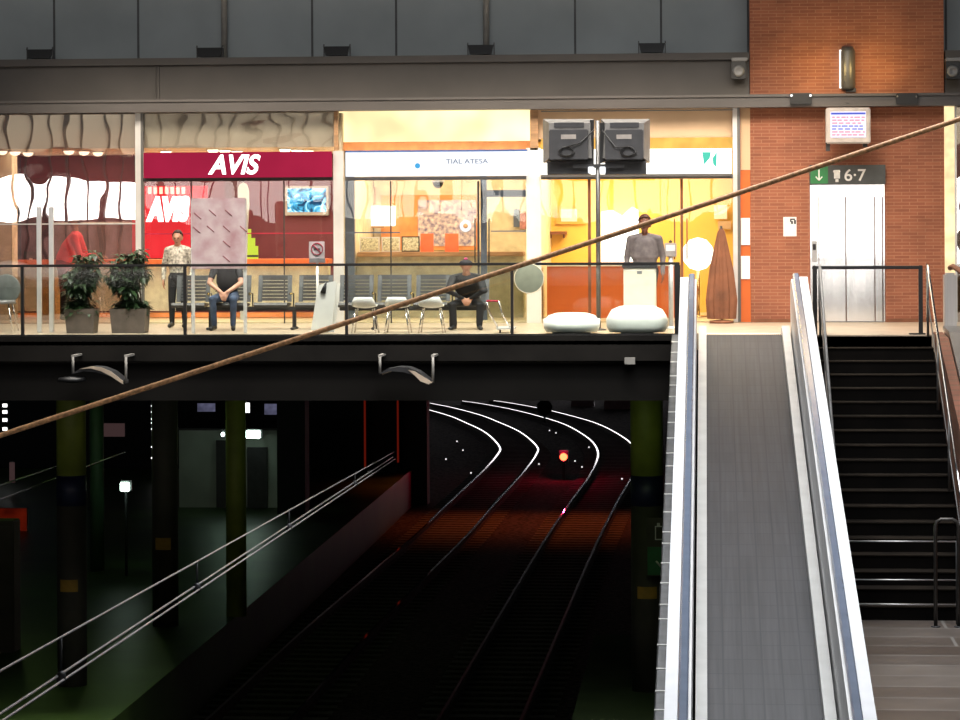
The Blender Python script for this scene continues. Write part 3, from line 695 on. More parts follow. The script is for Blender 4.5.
# shop 3 interior
t = thing('service_counter', 'tall orange counter glowing behind the right shop window', 'counter', (XP(615, 49), 49, .02))
mb = MB(); a = XP(547, 49); b = XP(679, 49); mb.box((a, 49, .021), (b, 49.5, ZP(267, 49))); mb.build('front', 'orange', t)
mb = MB(); mb.box((a, 48.95, ZP(267, 49)), (b, 49.55, ZP(264, 49))); mb.build('countertop', 'whiteplastic', t)
t = thing('bright_panel', 'large glowing white panel standing in for a window reflection behind the standing man in grey', 'light', W(620, 262, 51.8))  # bright blob reflected in the shop glass, built as a glowing panel
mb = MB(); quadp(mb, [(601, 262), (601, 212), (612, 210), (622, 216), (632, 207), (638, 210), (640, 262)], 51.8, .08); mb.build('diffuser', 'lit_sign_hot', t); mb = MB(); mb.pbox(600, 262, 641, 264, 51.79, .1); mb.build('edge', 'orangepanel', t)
t = thing('reflection_globe', 'large glowing white globe standing in for a window reflection by the right shop door', 'lamp', (XP(698, 49.5), 49.5, .02))  # second reflected blob in the glass, built as a glowing globe
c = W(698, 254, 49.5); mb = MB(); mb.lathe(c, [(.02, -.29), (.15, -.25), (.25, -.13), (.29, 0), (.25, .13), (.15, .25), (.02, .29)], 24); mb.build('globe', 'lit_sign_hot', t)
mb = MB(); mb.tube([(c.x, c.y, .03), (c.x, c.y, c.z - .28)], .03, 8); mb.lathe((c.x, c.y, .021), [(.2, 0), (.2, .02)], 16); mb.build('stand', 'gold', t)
t = thing('framed_picture', 'white picture with an ochre border on the right shop wall', 'picture', W(570, 224, 51.9))
mb = MB(); mb.pbox(556, 206, 586, 224, 51.94, .04); mb.build('frame', mat('ochre', (.85, .5, .12), .6), t); mb = MB(); mb.pbox(561, 209, 577, 221.5, 51.93, .012); mb.build('sheet', 'whitesoft', t)
t = thing('shelf', 'thin brown wall shelf low in the right shop behind the counter', 'shelf', W(557, 235, 51.7))
mb = MB(); mb.pbox(548, 231.5, 566, 234.5, 51.6, .38); mb.build('board', 'brown', t)
for a in (550, 563):
    mb = MB(); mb.pbox(a, 234.5, a + 1, 238, 51.7, .28); mb.build('bracket', 'brown', t)
t = thing('folded_parasol', 'tall folded brown canvas parasol beside the right shop door', 'parasol', (XP(722, 46.9), 46.9, 0))
cx = XP(721.5, 46.9); zz = lambda py: ZP(py, 46.9, 720)
mb = MB(); vs = []; fs = []; n = 28; lv = [(319, .215), (300, .235), (270, .18), (245, .10), (232, .055), (228, .02)]
for py, r in lv:
    for k in range(n):
        a = 2 * math.pi * k / n; q = r * (1 + .16 * (k % 2)); vs.append((cx + q * math.cos(a), 46.95 + .6 * q * math.sin(a), zz(py)))
for i in range(len(lv) - 1):
    for k in range(n): fs.append((i * n + k, i * n + (k + 1) % n, (i + 1) * n + (k + 1) % n, (i + 1) * n + k))
fs += [tuple(range(n)), tuple((len(lv) - 1) * n + k for k in range(n))]
mb.add(vs, fs); mb.build('canopy', 'brown', t); mb = MB(); mb.tube([(cx, 46.95, .02), (cx, 46.95, zz(226))], .02, 8); mb.build('pole', 'dark', t)
mb = MB(); mb.lathe((cx, 46.95, 0.001), [(.2, 0), (.2, .04), (.04, .06)], 16); mb.build('base', 'brown', t)
t = thing('wall_notice', 'pale yellow notice with a tan strip on the right shop wall', 'notice', W(722, 232, 51.8))
mb = MB(); mb.pbox(714, 205, 727, 219, 51.85, .03); mb.build('sheet', 'whitesoft', t); mb = MB(); mb.pbox(718, 221, 731, 229, 51.85, .03); mb.build('strip', 'tanbulk', t)

# ------------------------------------------------------------------ concourse furniture
# glass railing
YR = YE + .08
t = thing('glass_railing', 'long glass railing with a thin black top rail along the concourse edge', 'railing', (XP(340, YR), YR, 0))
zr = ZP(264.5, YR)
mb = MB(); mb.box((XP(-30, YR), YR - .03, zr - .02), (XP(680, YR), YR + .03, zr + .02), .008); mb.build('top_rail', 'railblack', t)
pp = [-140 + 0, 22.5, 185, 346.5, 512, 677.5]
for px in pp[1:]:
    x = XP(px, YR); w = .022 if px < 600 else .045
    mb = MB(); mb.box((x - w, YR - .03, -.12), (x + w, YR + .03, zr - .02)); mb.build('post', 'railblack', t)
for i in range(5):
    x0 = XP(max(pp[i], -30), YR) + .03; x1 = XP(pp[i + 1], YR) - (.03 if i < 4 else .07)
    mb = MB(); mb.box((x0, YR - .006, 0.0), (x1, YR + .006, zr - .03)); mb.build('glass_pane', 'glassrail', t)
mb = MB(); mb.box((XP(-30, YR), YR - .02, -.04), (XP(680, YR), YR + .03, .02)); mb.build('bottom_channel', 'railblack', t)
t = thing('disc_sign', 'round grey-green disc fixed to the glass railing', 'sign', W(529, 294, YR - .05))
mb = MB(); c = W(529, 278.5, YR - .06); mb.lathe(c, [(.20, .02), (.228, .015), (.228, 0), (.215, -.004)], 36, 'Y'); mb.build('disc', 'disc', t)
mb = MB(); mb.tube([c + Vector((.222 * math.cos(a * math.pi / 20), -.002, .222 * math.sin(a * math.pi / 20))) for a in range(40)], .007, 6, True); mb.build('rim', 'creamlit', t)
# steel posts left
t = thing('gate_posts', 'pair of tall grey steel posts behind the railing at the left', 'posts', (XP(46, 43.5), 43.5, 0))
for a in (37.3, 49.5):
    mb = MB(); x = XP(a, 43.5); x1 = XP(a + 4.2, 43.5); mb.box((x, 43.46, 0), (x1, 43.54, ZP(205, 43.5)), .008); mb.build('post', 'alu', t)
# info poster panel
YPn = 43.0
t = thing('poster_stand', 'frosted grey-pink poster panel on two steel posts hiding the seated man\'s head', 'information panel', (XP(218, YPn), YPn, 0))
for a in (191.2, 243.3):
    mb = MB(); mb.box((XP(a, YPn), YPn, 0), (XP(a + 3.2, YPn), YPn + .06, ZP(198 if a > 200 else 199, YPn)), .008); mb.build('post', 'alu', t)
mb = MB(); mb.pbox(191.5, 198, 245.5, 269, YPn - .03, .03, .006); pn = mb.build('panel', 'frost', t)
mb = MB()
for (x, y) in ((197, 216), (212, 213), (228, 213), (196, 230), (210, 229), (226, 229), (243, 229), (226, 244), (226, 259)):
    a = W(x - 3, y - 3, YPn - .034); b = W(x + 4, y + 3, YPn - .034); mb.tube([a, b], .008, 5)
mb.build('diagonal_marks', mat('dull red mark', (.30, .10, .11), .6), pn)
# no smoking sign
YN = 43.3
t = thing('no_smoking_sign', 'small grey no-smoking sign on a thin white post', 'sign', (XP(317, YN), YN, 0))
mb = MB(); mb.pbox(309, 241.5, 324.5, 258.5, YN, .02, .004); sb = mb.build('sign_board', mat('grey sheet', (.42, .38, .38), .6), t)
c = W(317, 249, YN - .012); mb = MB(); mb.tube([c + Vector((.09 * math.cos(a * math.pi / 12), 0, .09 * math.sin(a * math.pi / 12))) for a in range(24)], .008, 6, True); mb.tube([c + Vector((-.06, 0, .06)), c + Vector((.06, 0, -.06))], .008, 6); mb.build('ring_symbol', 'redskirt', sb)
mb = MB(); mb.box(c + Vector((-.05, 0, -.012)), c + Vector((.05, .006, .01))); mb.build('cigarette_symbol', 'dark', sb)
mb = MB(); mb.pbox(309, 258.5, 325, 263, YN - .01, .05, .004); mb.build('tray', 'gray', t)
mb = MB(); mb.tube([(c.x + .0, YN + .02, 0), (c.x + .0, YN + .02, ZP(259, YN))], .022, 10); mb.lathe((c.x, YN + .02, 0), [(.14, 0), (.14, .02), (.03, .03)], 18); mb.build('post', 'whiteplastic', t)
# leaning white board
t = thing('folding_board', 'white folding A-frame board with a dark tag behind the railing', 'sign board', (XP(326, 42.9), 42.9, 0))
P = [W(a, b, 42.75) for a, b in ((311, 330), (318, 285), (337, 280.5), (335, 300), (331, 330))]
mb = MB(); mb.prism([(p.x, max(p.z, .002)) for p in P], 'Y', 42.75, 42.78); mb.build('front_panel', 'whiteplastic', t)
mb = MB(); mb.prism([(p.x + .03, max(p.z - .04, .002)) for p in P], 'Y', 42.9, 42.92); mb.build('rear_panel', 'whiteplastic', t)
mb = MB(); a = W(326, 282, 42.74); b = W(323, 293, 42.74); mb.tube([a, b], [.012, .045], 10); mb.build('tag', 'dark', t)
# benches
YBn = 44.6
def bench(pxs, label):
    Xs = [XP(p, YBn) for p in pxs]; x0, x1 = min(Xs), max(Xs)
    t = thing('airport_bench', label, 'bench', ((x0 + x1) / 2, YBn, 0), 'perforated steel bench rows')
    zs_ = .42; zb0, zb1 = .48, .82
    for x in Xs:
        w = .27
        mb = MB(); mb.prism([(YBn - .28, zs_ - .06), (YBn - .30, zs_ - .02), (YBn - .26, zs_ + .02), (YBn + .12, zs_ - .0), (YBn + .16, zs_ - .03)], 'X', x - w, x + w); mb.build('seat', 'dark', t)
        mb = MB()
        # slotted backrest
        for k in range(7):
            z = zb0 - .02 + k * .055; y = YBn + .16 + .10 * k / 6; mb.box((x - w + .05, y, z), (x + w - .05, y + .02, z + .044))
        for sg in (-1, 1):
            a = x + sg * (w - .03); mb.hexa([(a - .035, YBn + .155, zb0 - .04), (a + .035, YBn + .155, zb0 - .04), (a + .035, YBn + .18, zb0 - .04), (a - .035, YBn + .18, zb0 - .04), (a - .035, YBn + .265, zb1 + .05), (a + .035, YBn + .265, zb1 + .05), (a + .035, YBn + .29, zb1 + .05), (a - .035, YBn + .29, zb1 + .05)])
        mb.box((x - w, YBn + .262, zb1), (x + w, YBn + .285, zb1 + .05)); mb.build('backrest', 'bench', t)
    for x in [a + .32 for a in Xs[:-1]]:
        mb = MB(); mb.tube([(x, YBn + .1, .36), (x, YBn + .1, .58), (x, YBn - .18, .58)], .011, 8); mb.build('armrest', 'bench', t)
        mb = MB(); mb.lathe((x, YBn - .19, .58), [(.0, -.03), (.026, -.012), (.026, .012), (0, .03)], 10, 'Y'); mb.build('knob', 'gold', t)
    mb = MB(); mb.box((x0 - .25, YBn - .04, .30), (x1 + .25, YBn + .04, .37), .01); mb.build('beam', 'dark', t)
    for x in (x0 + .32, x1 - .32):
        mb = MB(); mb.box((x - .03, YBn - .03, .04), (x + .03, YBn + .03, .30)); mb.box((x - .03, YBn - .28, .0), (x + .03, YBn + .26, .04), .01); mb.build('leg', 'dark', t)
    return t
bench((191, 232, 273, 314), 'charcoal perforated bench row the man in the black T-shirt sits on')
bench((355, 393, 432, 471), 'charcoal perforated bench row the person in the black coat sits on')
# white chairs
def white_chair(px, lab, sc=1):
    x = XP(px, 42.9); t = thing('plastic_chair', lab, 'chair', (x, 43.0, 0), 'white chairs behind the railing')
    mb = MB(); n = 8; vs = []; fs = []
    for i in range(n + 1):
        z = .38 + .10 * i / n; 
    # shell: backrest facing the railing
    prof = [(43.28, .40), (43.0, .385), (42.84, .41), (42.79, .48), (42.76, .56)]
    wid = [.17, .19, .19, .185, .14]
    for (y, z), w in zip(prof, wid):
        for k in range(7):
            u = -1 + 2 * k / 6; vs.append((x + u * w, y + (.03 * u * u if z > .42 else 0), z + .03 * u * u * (z < .42)))
    for i in range(4):
        for k in range(6): fs.append((i * 7 + k, i * 7 + k + 1, (i + 1) * 7 + k + 1, (i + 1) * 7 + k))
    mb.add(vs, fs, True); o = mb.build('shell', 'whiteplastic', t); md = o.modifiers.new('thick', 'SOLIDIFY'); md.thickness = .015
    for sx in (-1, 1):
        for sy in (-1, 1):
            mb = MB(); mb.tube([(x + sx * .13, 43.03 + sy * .13, .38), (x + sx * .19, 43.03 + sy * .20, .0)], .012, 8); mb.build('leg', 'chrome', t)
white_chair(364, 'white plastic chair behind the railing, nearest the folding board')
white_chair(397, 'white plastic chair behind the railing, between two similar chairs')
white_chair(431, 'white plastic chair behind the railing, nearest the seated person in black')
# cable stand / luggage trolley right of the seated person
t = thing('luggage_trolley', 'chrome luggage trolley behind the railing beside the seated person in black', 'trolley', (XP(500, 42.9), 42.9, 0))
a = XP(487, 42.9); b = XP(507, 42.9)
for x in (a, b - .12):
    mb = MB(); mb.tube([(x, 42.75, .50), (x + .05, 42.8, .3), (x + .18, 42.9, .06)], .014, 8); mb.build('side_tube', 'chrome', t)
mb = MB(); mb.tube([(a, 42.75, .50), (b - .12, 42.75, .50)], .016, 8); mb.build('handle', 'redsign', t)
mb = MB(); mb.box((a + .15, 42.8, .06), (b + .12, 43.3, .09)); mb.build('platform', 'alu', t)
for x in (a + .2, b + .06):
    mb = MB(); mb.lathe((x, 42.9, .032), [(.03, -.012), (.03, .012)], 12, 'X'); mb.build('wheel', 'black', t)
# planters
def plant(px0, px1, fx0, fx1, ftop, lab, seed):
    Yp = 43.3; random.seed(seed)
    x0, x1 = XP(px0, Yp), XP(px1, Yp); zt_ = ZP(308, Yp)
    t = thing('potted_plant', lab, 'plant', ((x0 + x1) / 2, Yp, 0), 'planters behind the railing')
    mb = MB(); mb.hexa([(x0 + .03, Yp - .17, 0), (x1 - .03, Yp - .17, 0), (x1 - .03, Yp + .17, 0), (x0 + .03, Yp + .17, 0), (x0, Yp - .2, zt_), (x1, Yp - .2, zt_), (x1, Yp + .2, zt_), (x0, Yp + .2, zt_)]); mb.build('planter', 'planter', t)
    mb = MB(); mb.box((x0 + .02, Yp - .17, zt_ - .005), (x1 - .02, Yp + .17, zt_ + .01)); mb.build('soil', 'soil', t)
    a0, a1 = XP(fx0, Yp), XP(fx1, Yp); top = ZP(ftop, Yp); cx = (a0 + a1) / 2
    st = MB(); lf = MB()
    tips = []
    for k in range(20):
        bx = random.uniform(x0 + .08, x1 - .08); h = random.uniform(.45, 1) * (top - zt_)
        tx = cx + random.uniform(-1, 1) * (a1 - a0) * .5 * (1.15 - .45 * h / (top - zt_)); ty = Yp + random.uniform(-.22, .22)
        pts = [Vector((bx, Yp + random.uniform(-.1, .1), zt_)), Vector(((bx + tx) / 2, (Yp + ty) / 2, zt_ + h * .5)), Vector((tx, ty, zt_ + h))]
        st.tube(pts, [.012, .009, .005], 6)
        for q in range(8): tips.append(pts[0].lerp(pts[1], q / 7) if q < 3 else pts[1].lerp(pts[2], (q - 2) / 5))
    for p in tips:
        for j in range(8):
            az = random.uniform(0, 6.283); el = random.uniform(-.7, .5); L = random.uniform(.11, .22); w = L * .24
            d = Vector((math.cos(az) * math.cos(el), math.sin(az) * math.cos(el), math.sin(el))); sd = d.cross(Vector((0, 0, 1))).normalized(); up = sd.cross(d)
            p0 = p + d * .02; m1 = p0 + d * L * .45 + up * .012; e = p0 + d * L - up * L * .25
            lf.add([p0, m1 + sd * w, e, m1 - sd * w, m1 - up * .01], [(0, 1, 4), (1, 2, 4), (2, 3, 4), (3, 0, 4)])
    st.build('stems', 'stem', t); lf.build('foliage', 'leaf', t)
plant(67, 97, 62, 100, 252, 'bushy dark green plant in a trough in front of the person in red', 11)
plant(112, 148, 108, 150, 250, 'bushy dark green plant in a planter in front of the window post', 23)
# wooden cabinet and chair at the far left
t = thing('wooden_cabinet', 'yellow wooden cabinet behind the two steel posts', 'cabinet', (XP(47, 48.6), 48.6, .02))
mb = MB(); a = XP(37, 48.6); b = XP(55, 48.6); mb.box((a, 48.6, .021), (b, 49.0, ZP(276, 48.6)), .01); mb.build('body', 'cabinet', t)
for k in range(3):
    mb = MB(); x = a + .02 + (b - a - .04) / 3 * k; mb.box((x + .008, 48.585, .06), (x + (b - a) / 3 - .02, 48.6, ZP(279, 48.6))); mb.build('door', 'cabinet', t)
t = thing('round_chair', 'grey round-backed chair behind the railing at the far left', 'chair', (XP(7, 44.2), 44.2, 0))
c = W(6, 289, 44.2); mb = MB(); mb.lathe(c, [(.02, .05), (.16, .045), (.235, .02), (.24, 0), (.225, -.01), (.02, .03)], 28, 'Y'); mb.build('backrest', mat('grey fabric', (.16, .18, .17), .8), t)
mb = MB(); mb.lathe((c.x, c.y - .2, .44), [(.20, 0), (.21, .03), (.19, .06)], 20); mb.build('seat', 'gray', t)
for sx in (-1, 1):
    for sy in (-1, 1):
        mb = MB(); mb.tube([(c.x + sx * .12, c.y - .2 + sy * .12, .44), (c.x + sx * .2, c.y - .2 + sy * .2, 0)], .012, 8); mb.build('leg', 'chrome', t)
# cream kiosk
Yk = 43.2
t = thing('cream_kiosk', 'cream upright cabinet with a dark top in front of the standing man', 'cabinet', (XP(639, Yk), Yk, 0))
mb = MB(); a = XP(623.5, Yk); b = XP(656, Yk); zkk = ZP(269, Yk); mb.box((a, Yk, 0.01), (b, Yk + .4, zkk), .015); mb.build('body', 'boxcream', t)
mb = MB(); mb.box((a - .02, Yk - .02, zkk), (b + .02, Yk + .42, ZP(265.5, Yk)), .01); mb.build('top', 'dark', t)
mb = MB(); mb.pbox(637, 271, 642, 274, Yk - .008, .01); mb.build('label_plate', 'gray', t)
mb = MB(); mb.box((a + .03, Yk + .03, 0), (b - .03, Yk + .37, .012)); mb.build('plinth', 'black', t)
# validator post
Yv = 44.5
t = thing('ticket_validator', 'silver ticket validator on a grey post beside the standing man', 'validator', (XP(672, Yv), Yv, 0))
mb = MB(); mb.pbox(664.5, 243, 676.5, 257, Yv, .12, .01); mb.build('head', 'screenframe', t)
mb = MB(); mb.pbox(666, 245, 675, 251, Yv - .006, .008); mb.build('display', 'paper', t)
mb = MB(); x = XP(671, Yv); mb.tube([(x, Yv + .06, 0), (x, Yv + .06, ZP(257, Yv))], .04, 12); mb.lathe((x, Yv + .06, 0), [(.13, 0), (.13, .02), (.05, .04)], 16); mb.build('post', 'alu', t)
mb = MB(); mb.lathe(W(670.5, 241.5, Yv + .06), [(.02, -.02), (.03, 0), (.0, .03)], 10); mb.build('beacon', 'black', t)
# white low seats
def pouf(px0, px1, ptop, Yc, lab, dep=.42):
    x0, x1 = XP(px0, Yc), XP(px1, Yc); h = ZP(ptop, Yc - .1); cx = (x0 + x1) / 2; a = (x1 - x0) / 2
    t = thing('lounge_pouf', lab, 'seat', (cx, Yc, 0), 'white poufs behind the railing')
    mb = MB(); vs = []; fs = []; n = 36; prof = [(.90, .03), (.99, .10), (1.0, .22), (.96, h * .6), (.82, h * .85), (.55, h * .97), (.05, h)]
    for r, z in prof:
        for k in range(n):
            an = 2 * math.pi * k / n; c_, s_ = math.cos(an), math.sin(an)
            vs.append((cx + a * r * math.copysign(abs(c_) ** .7, c_), Yc + dep * r * math.copysign(abs(s_) ** .7, s_), z))
    for i in range(len(prof) - 1):
        for k in range(n): fs.append((i * n + k, i * n + (k + 1) % n, (i + 1) * n + (k + 1) % n, (i + 1) * n + k))
    fs += [tuple(range(n)), tuple((len(prof) - 1) * n + k for k in range(n))]
    mb.add(vs, fs, True); mb.build('cushion', 'whitesoft', t)
    mb = MB(); mb.lathe((cx, Yc, 0), [(min(a, dep) * .7, 0), (min(a, dep) * .7, .03)], 20); mb.build('base', 'dark', t)
pouf(543, 600, 313, 42.75, 'lower white rounded pouf behind the railing, left of the grey pole')
pouf(606, 668, 306, 42.62, 'taller white rounded pouf behind the railing, in front of the cream kiosk', .36)
# pole with two monitors
Yq = 44.0
xq = XP(598, Yq, 200)
t = thing('monitor_pole', 'grey steel pole rising in front of the right shop', 'pole', (xq, Yq, 0))
mb = MB(); mb.tube([(xq, Yq, 0), (xq, Yq, ZP(122, Yq))], .036, 14); mb.build('shaft', 'aludark', t); mb = MB(); mb.lathe((xq, Yq, 0), [(.12, 0), (.12, .02), (.05, .03)], 18); mb.build('base_plate', 'aludark', t)
mb = MB(); mb.pbox(573, 164, 624, 168, Yq - .06, .05); mb.build('crossbar', 'dark', t)
for a in (588, 599.5): mb = MB(); mb.pbox(a, 166.5, a + 6, 173.5, Yq - .10, .06, .01); mb.build('lamp_block', 'lit_sign', t)
for k, (a, b) in enumerate(((543, 594), (601, 650))):
    t = thing('hanging_monitor', ['rear of the left of two boxy grey monitors on the pole', 'rear of the right of two boxy grey monitors on the pole'][k], 'monitor', W((a + b) / 2, 166, Yq), 'monitors on the pole')
    Yo = Yq + .05
    P0 = [W(x, y, Yo + .45) for x, y in ((a, 163), (b, 163), (b, 119), (a, 119))]; s1 = 6 if k == 0 else 3
    P1 = [W(x, y, Yo - .1) for x, y in ((a + (6 if k == 0 else 2), 158), (b - (2 if k == 0 else 6), 158), (b - (4 if k == 0 else 6), 123), (a + (6 if k == 0 else 4), 123))]
    mb = MB(); mb.hexa(P1 + P0) if False else mb.add(P1 + P0, [(0, 1, 2, 3), (7, 6, 5, 4), (0, 4, 5, 1), (1, 5, 6, 2), (2, 6, 7, 3), (3, 7, 4, 0)]); mb.build('rear_shell', 'tvcase_l', t)
    q0, q1 = a + (6 if k == 0 else 4), b - (6 if k == 0 else 7)
    mb = MB(); mb.pbox(q0, 129.5, q1, 160, Yo - .22, .2, .015); mb.build('rear_box', 'tvcase', t)
    mb = MB(); mb.pbox((q0 + q1) / 2 - 7.5, 134.5, (q0 + q1) / 2 + 7.5, 139, Yo - .228, .01); mb.build('rating_label', 'screenframe', t)
    mb = MB(); mb.pbox(q0 + 5, 122.5, q1 - 4, 127.5, Yo - .115, .02); mb.build('vent_panel', 'tvcase', t)
    mb = MB(); c0 = (q0 + q1) / 2 + (-2 if k == 0 else 4)
    mb.tube([W(c0 + 8 * math.cos(i * .35) * (1 - i * .01), 151.5 + 4.5 * math.sin(i * .35), Yo - .25) for i in range(34)], .014, 6)
    e = 594 if k == 0 else 602
    mb.tube([W(c0, 147, Yo - .26), W((c0 + e) / 2, 143 if k == 0 else 147, Yo - .26), W(e, 130, Yo - .2)], .012, 6); mb.build('cable', 'black', t)
    mb = MB(); mb.pbox(a + 4, 161, b - 4, 174.5, Yo - .04, .3, .008); mb.build('lower_bracket', 'dark', t)
    mb = MB()
    if k == 0: mb.add([W(590, 120, Yo - .05), W(594, 120, Yo - .05), W(594, 166, Yo - .05), W(586, 162, Yo - .05), W(590, 120, Yo + .3), W(594, 120, Yo + .3), W(594, 166, Yo + .3), W(586, 162, Yo + .3)], [(0, 1, 2, 3), (7, 6, 5, 4), (0, 4, 5, 1), (1, 5, 6, 2), (2, 6, 7, 3), (3, 7, 4, 0)])
    else: mb.add([W(600, 123, Yo - .05), W(604, 123, Yo - .05), W(608, 160, Yo - .05), W(600, 164, Yo - .05), W(600, 123, Yo + .3), W(604, 123, Yo + .3), W(608, 160, Yo + .3), W(600, 164, Yo + .3)], [(0, 1, 2, 3), (7, 6, 5, 4), (0, 4, 5, 1), (1, 5, 6, 2), (2, 6, 7, 3), (3, 7, 4, 0)])
    mb.build('side_plate', 'black', t)

# ------------------------------------------------------------------ people
class Body:
    def __init__(s): s.p = []
    def cap(s, a, b, r0, r1, m, fx=1.0, fy=1.0):
        s.p.append((Vector(a), Vector(b), r0, r1, m, fx, fy)); return s
    def mesh(s, voxel=.011, smooth=4):
        vs = []; fs = []
        for a, b, r0, r1, m, fx, fy in s.p:
            o = len(vs); d = b - a; L = d.length
            if L < 1e-5: d = Vector((0, 0, 1)); L = 0
            t = d.normalized(); u = Vector((1, 0, 0)); 
            if abs(t.x) > .9: u = Vector((0, 1, 0))
            u = (u - t * u.dot(t)).normalized(); w = t.cross(u); n = 16; rings = []
            for k in range(5): an = -math.pi / 2 + (k + .35) / 5 * math.pi / 2; rings.append((a + t * r0 * math.sin(an), r0 * math.cos(an)))
            for k in range(5): f = k / 4; rings.append((a.lerp(b, f), r0 + (r1 - r0) * f))
            for k in range(5): an = (k + .65) / 5 * math.pi / 2; rings.append((b + t * r1 * math.sin(an), r1 * math.cos(an)))
            for c, r in rings:
                for k in range(n): an = 2 * math.pi * k / n; vs.append(c + u * r * fx * math.cos(an) + w * r * fy * math.sin(an))
            for i in range(len(rings) - 1):
                for k in range(n): fs.append((o + i * n + k, o + i * n + (k + 1) % n, o + (i + 1) * n + (k + 1) % n, o + (i + 1) * n + k))
            fs.append(tuple(o + k for k in reversed(range(n)))); fs.append(tuple(o + (len(rings) - 1) * n + k for k in range(n)))
        me = bpy.data.meshes.new('b'); me.from_pydata(vs, [], fs); ob = bpy.data.objects.new('b', me); COL.objects.link(ob)
        r = ob.modifiers.new('r', 'REMESH'); r.mode = 'VOXEL'; r.voxel_size = voxel
        sm = ob.modifiers.new('s', 'SMOOTH'); sm.factor = .5; sm.iterations = smooth
        dg = bpy.context.evaluated_depsgraph_get(); dg.update(); me2 = bpy.data.meshes.new_from_object(ob.evaluated_get(dg))
        COL.objects.unlink(ob); bpy.data.objects.remove(ob); return me2
def person(label, loc, B, hair=None, extras=(), voxel=.011, scale=1.0, rot=0):
    me = B.mesh(voxel)
    names = []
    for q in B.p:
        if q[4] not in names: names.append(q[4])
    co = np.empty(len(me.polygons) * 3); me.polygons.foreach_get('center', co); co = co.reshape(-1, 3)
    best = np.full(len(co), 1e9); idx = np.zeros(len(co), int)
    for a, b, r0, r1, m, fx, fy in B.p:
        a = np.array(a); d = np.array(b) - a; L = max(d @ d, 1e-9); tt = np.clip((co - a) @ d / L, 0, 1)
        dist = np.linalg.norm(co - a - tt[:, None] * d, axis=1) - (r0 + (r1 - r0) * tt) * min(1, max(fx, fy) * .95)
        k = dist < best; best[k] = dist[k]; idx[k] = names.index(m)
    me.materials.clear()
    for nme in names: me.materials.append(M[nme])
    me.polygons.foreach_set('material_index', idx.tolist()); me.polygons.foreach_set('use_smooth', [True] * len(me.polygons))
    root = thing('person', label, 'person', loc); root.rotation_euler.z = rot; root.scale = (scale,) * 3
    me.name = 'body'; o = bpy.data.objects.new('body', me); COL.objects.link(o); o.parent = root; WL[o.name] = WL[root.name]
    old = WL[root.name]; WL[root.name] = Vector((0, 0, 0))
    if hair:
        c, r, m, cut = hair; mb = MB(); vs = []; fs = []; n = 24; mm = 14
        fwd = Vector((0, -1, 0))
        for i in range(mm + 1):
            th = math.pi * i / mm
            for k in range(n):
                ph = 2 * math.pi * k / n; d = Vector((math.sin(th) * math.cos(ph), math.sin(th) * math.sin(ph), math.cos(th)))
                rr = 1.0 + .03 * math.sin(7 * ph) * math.sin(3 * th)
                vs.append(Vector(c) + Vector((d.x * r * .86, d.y * r * 1.02, d.z * r * 1.08)) * rr)
        for i in range(mm):
            for k in range(n):
                q = [i * n + k, i * n + (k + 1) % n, (i + 1) * n + (k + 1) % n, (i + 1) * n + k]
                ctr = sum((vs[j] for j in q), Vector()) / 4 - Vector(c)
                front = -ctr.y / r; up = ctr.z / r
                if up > cut + max(0, front) * .75: fs.append(tuple(q))
        mb.add(vs, fs, True); ho = mb.build('hair', m, root); md = ho.modifiers.new('t', 'SOLIDIFY'); md.thickness = .012; md.offset = -1
    for f in extras: f(root)
    WL[root.name] = old
    return root
def head(B, c, skin, s=1.0, pitch=0):
    c = Vector(c); R = Matrix.Rotation(pitch, 3, 'X')
    def P(x, y, z): return c + R @ Vector((x, y, z)) * s
    B.cap(P(0, .012, .03), P(0, .012, .03), .098 * s, .098 * s, skin, .80, .98)
    B.cap(P(0, -.015, -.01), P(0, -.03, -.085), .075 * s, .042 * s, skin, .88, 1)
    B.cap(P(0, -.090, .0), P(0, -.104, -.03), .010 * s, .013 * s, skin)
    B.cap(P(-.03, -.082, .022), P(.03, -.082, .022), .012 * s, .012 * s, skin)
    for sg in (-1, 1):
        B.cap(P(sg * .080, .01, .015), P(sg * .078, .005, -.03), .018 * s, .012 * s, skin, .6, 1)
        B.cap(P(sg * .030, -.084, .004), P(sg * .030, -.084, .004), .008 * s, .008 * s, 'hair')
    B.cap(P(-.014, -.076, -.070), P(.014, -.076, -.070), .006 * s, .006 * s, 'lips')
    return c
def hand(B, wrist, d, n, skin, side=1, curl=.5, s=1.0):
    """wrist, finger direction, back-of-hand normal"""
    w = Vector(wrist); d = Vector(d).normalized(); n = Vector(n); n = (n - d * n.dot(d)).normalized(); x = d.cross(n) * side
    for k in (-1, 0, 1): B.cap(w + x * .018 * k, w + d * .085 * s + x * .026 * k, .017, .016, skin)
    for k, L in zip((-1.5, -.5, .5, 1.5), (.060, .078, .085, .072)):
        a = w + d * .088 * s + x * .0205 * k; b = a + (d - n * curl * .5).normalized() * L * .5; e = b + (d - n * curl * 1.6).normalized() * L * .5
        B.cap(a, b, .0095, .009, skin); B.cap(b, e, .009, .0075, skin)
    a = w + d * .02 + x * .03; b = a + (x * .8 + d * .9 - n * .2).normalized() * .045; e = b + (d - n * .5 + x * .1).normalized() * .035
    B.cap(a, b, .013, .011, skin); B.cap(b, e, .011, .009, skin)

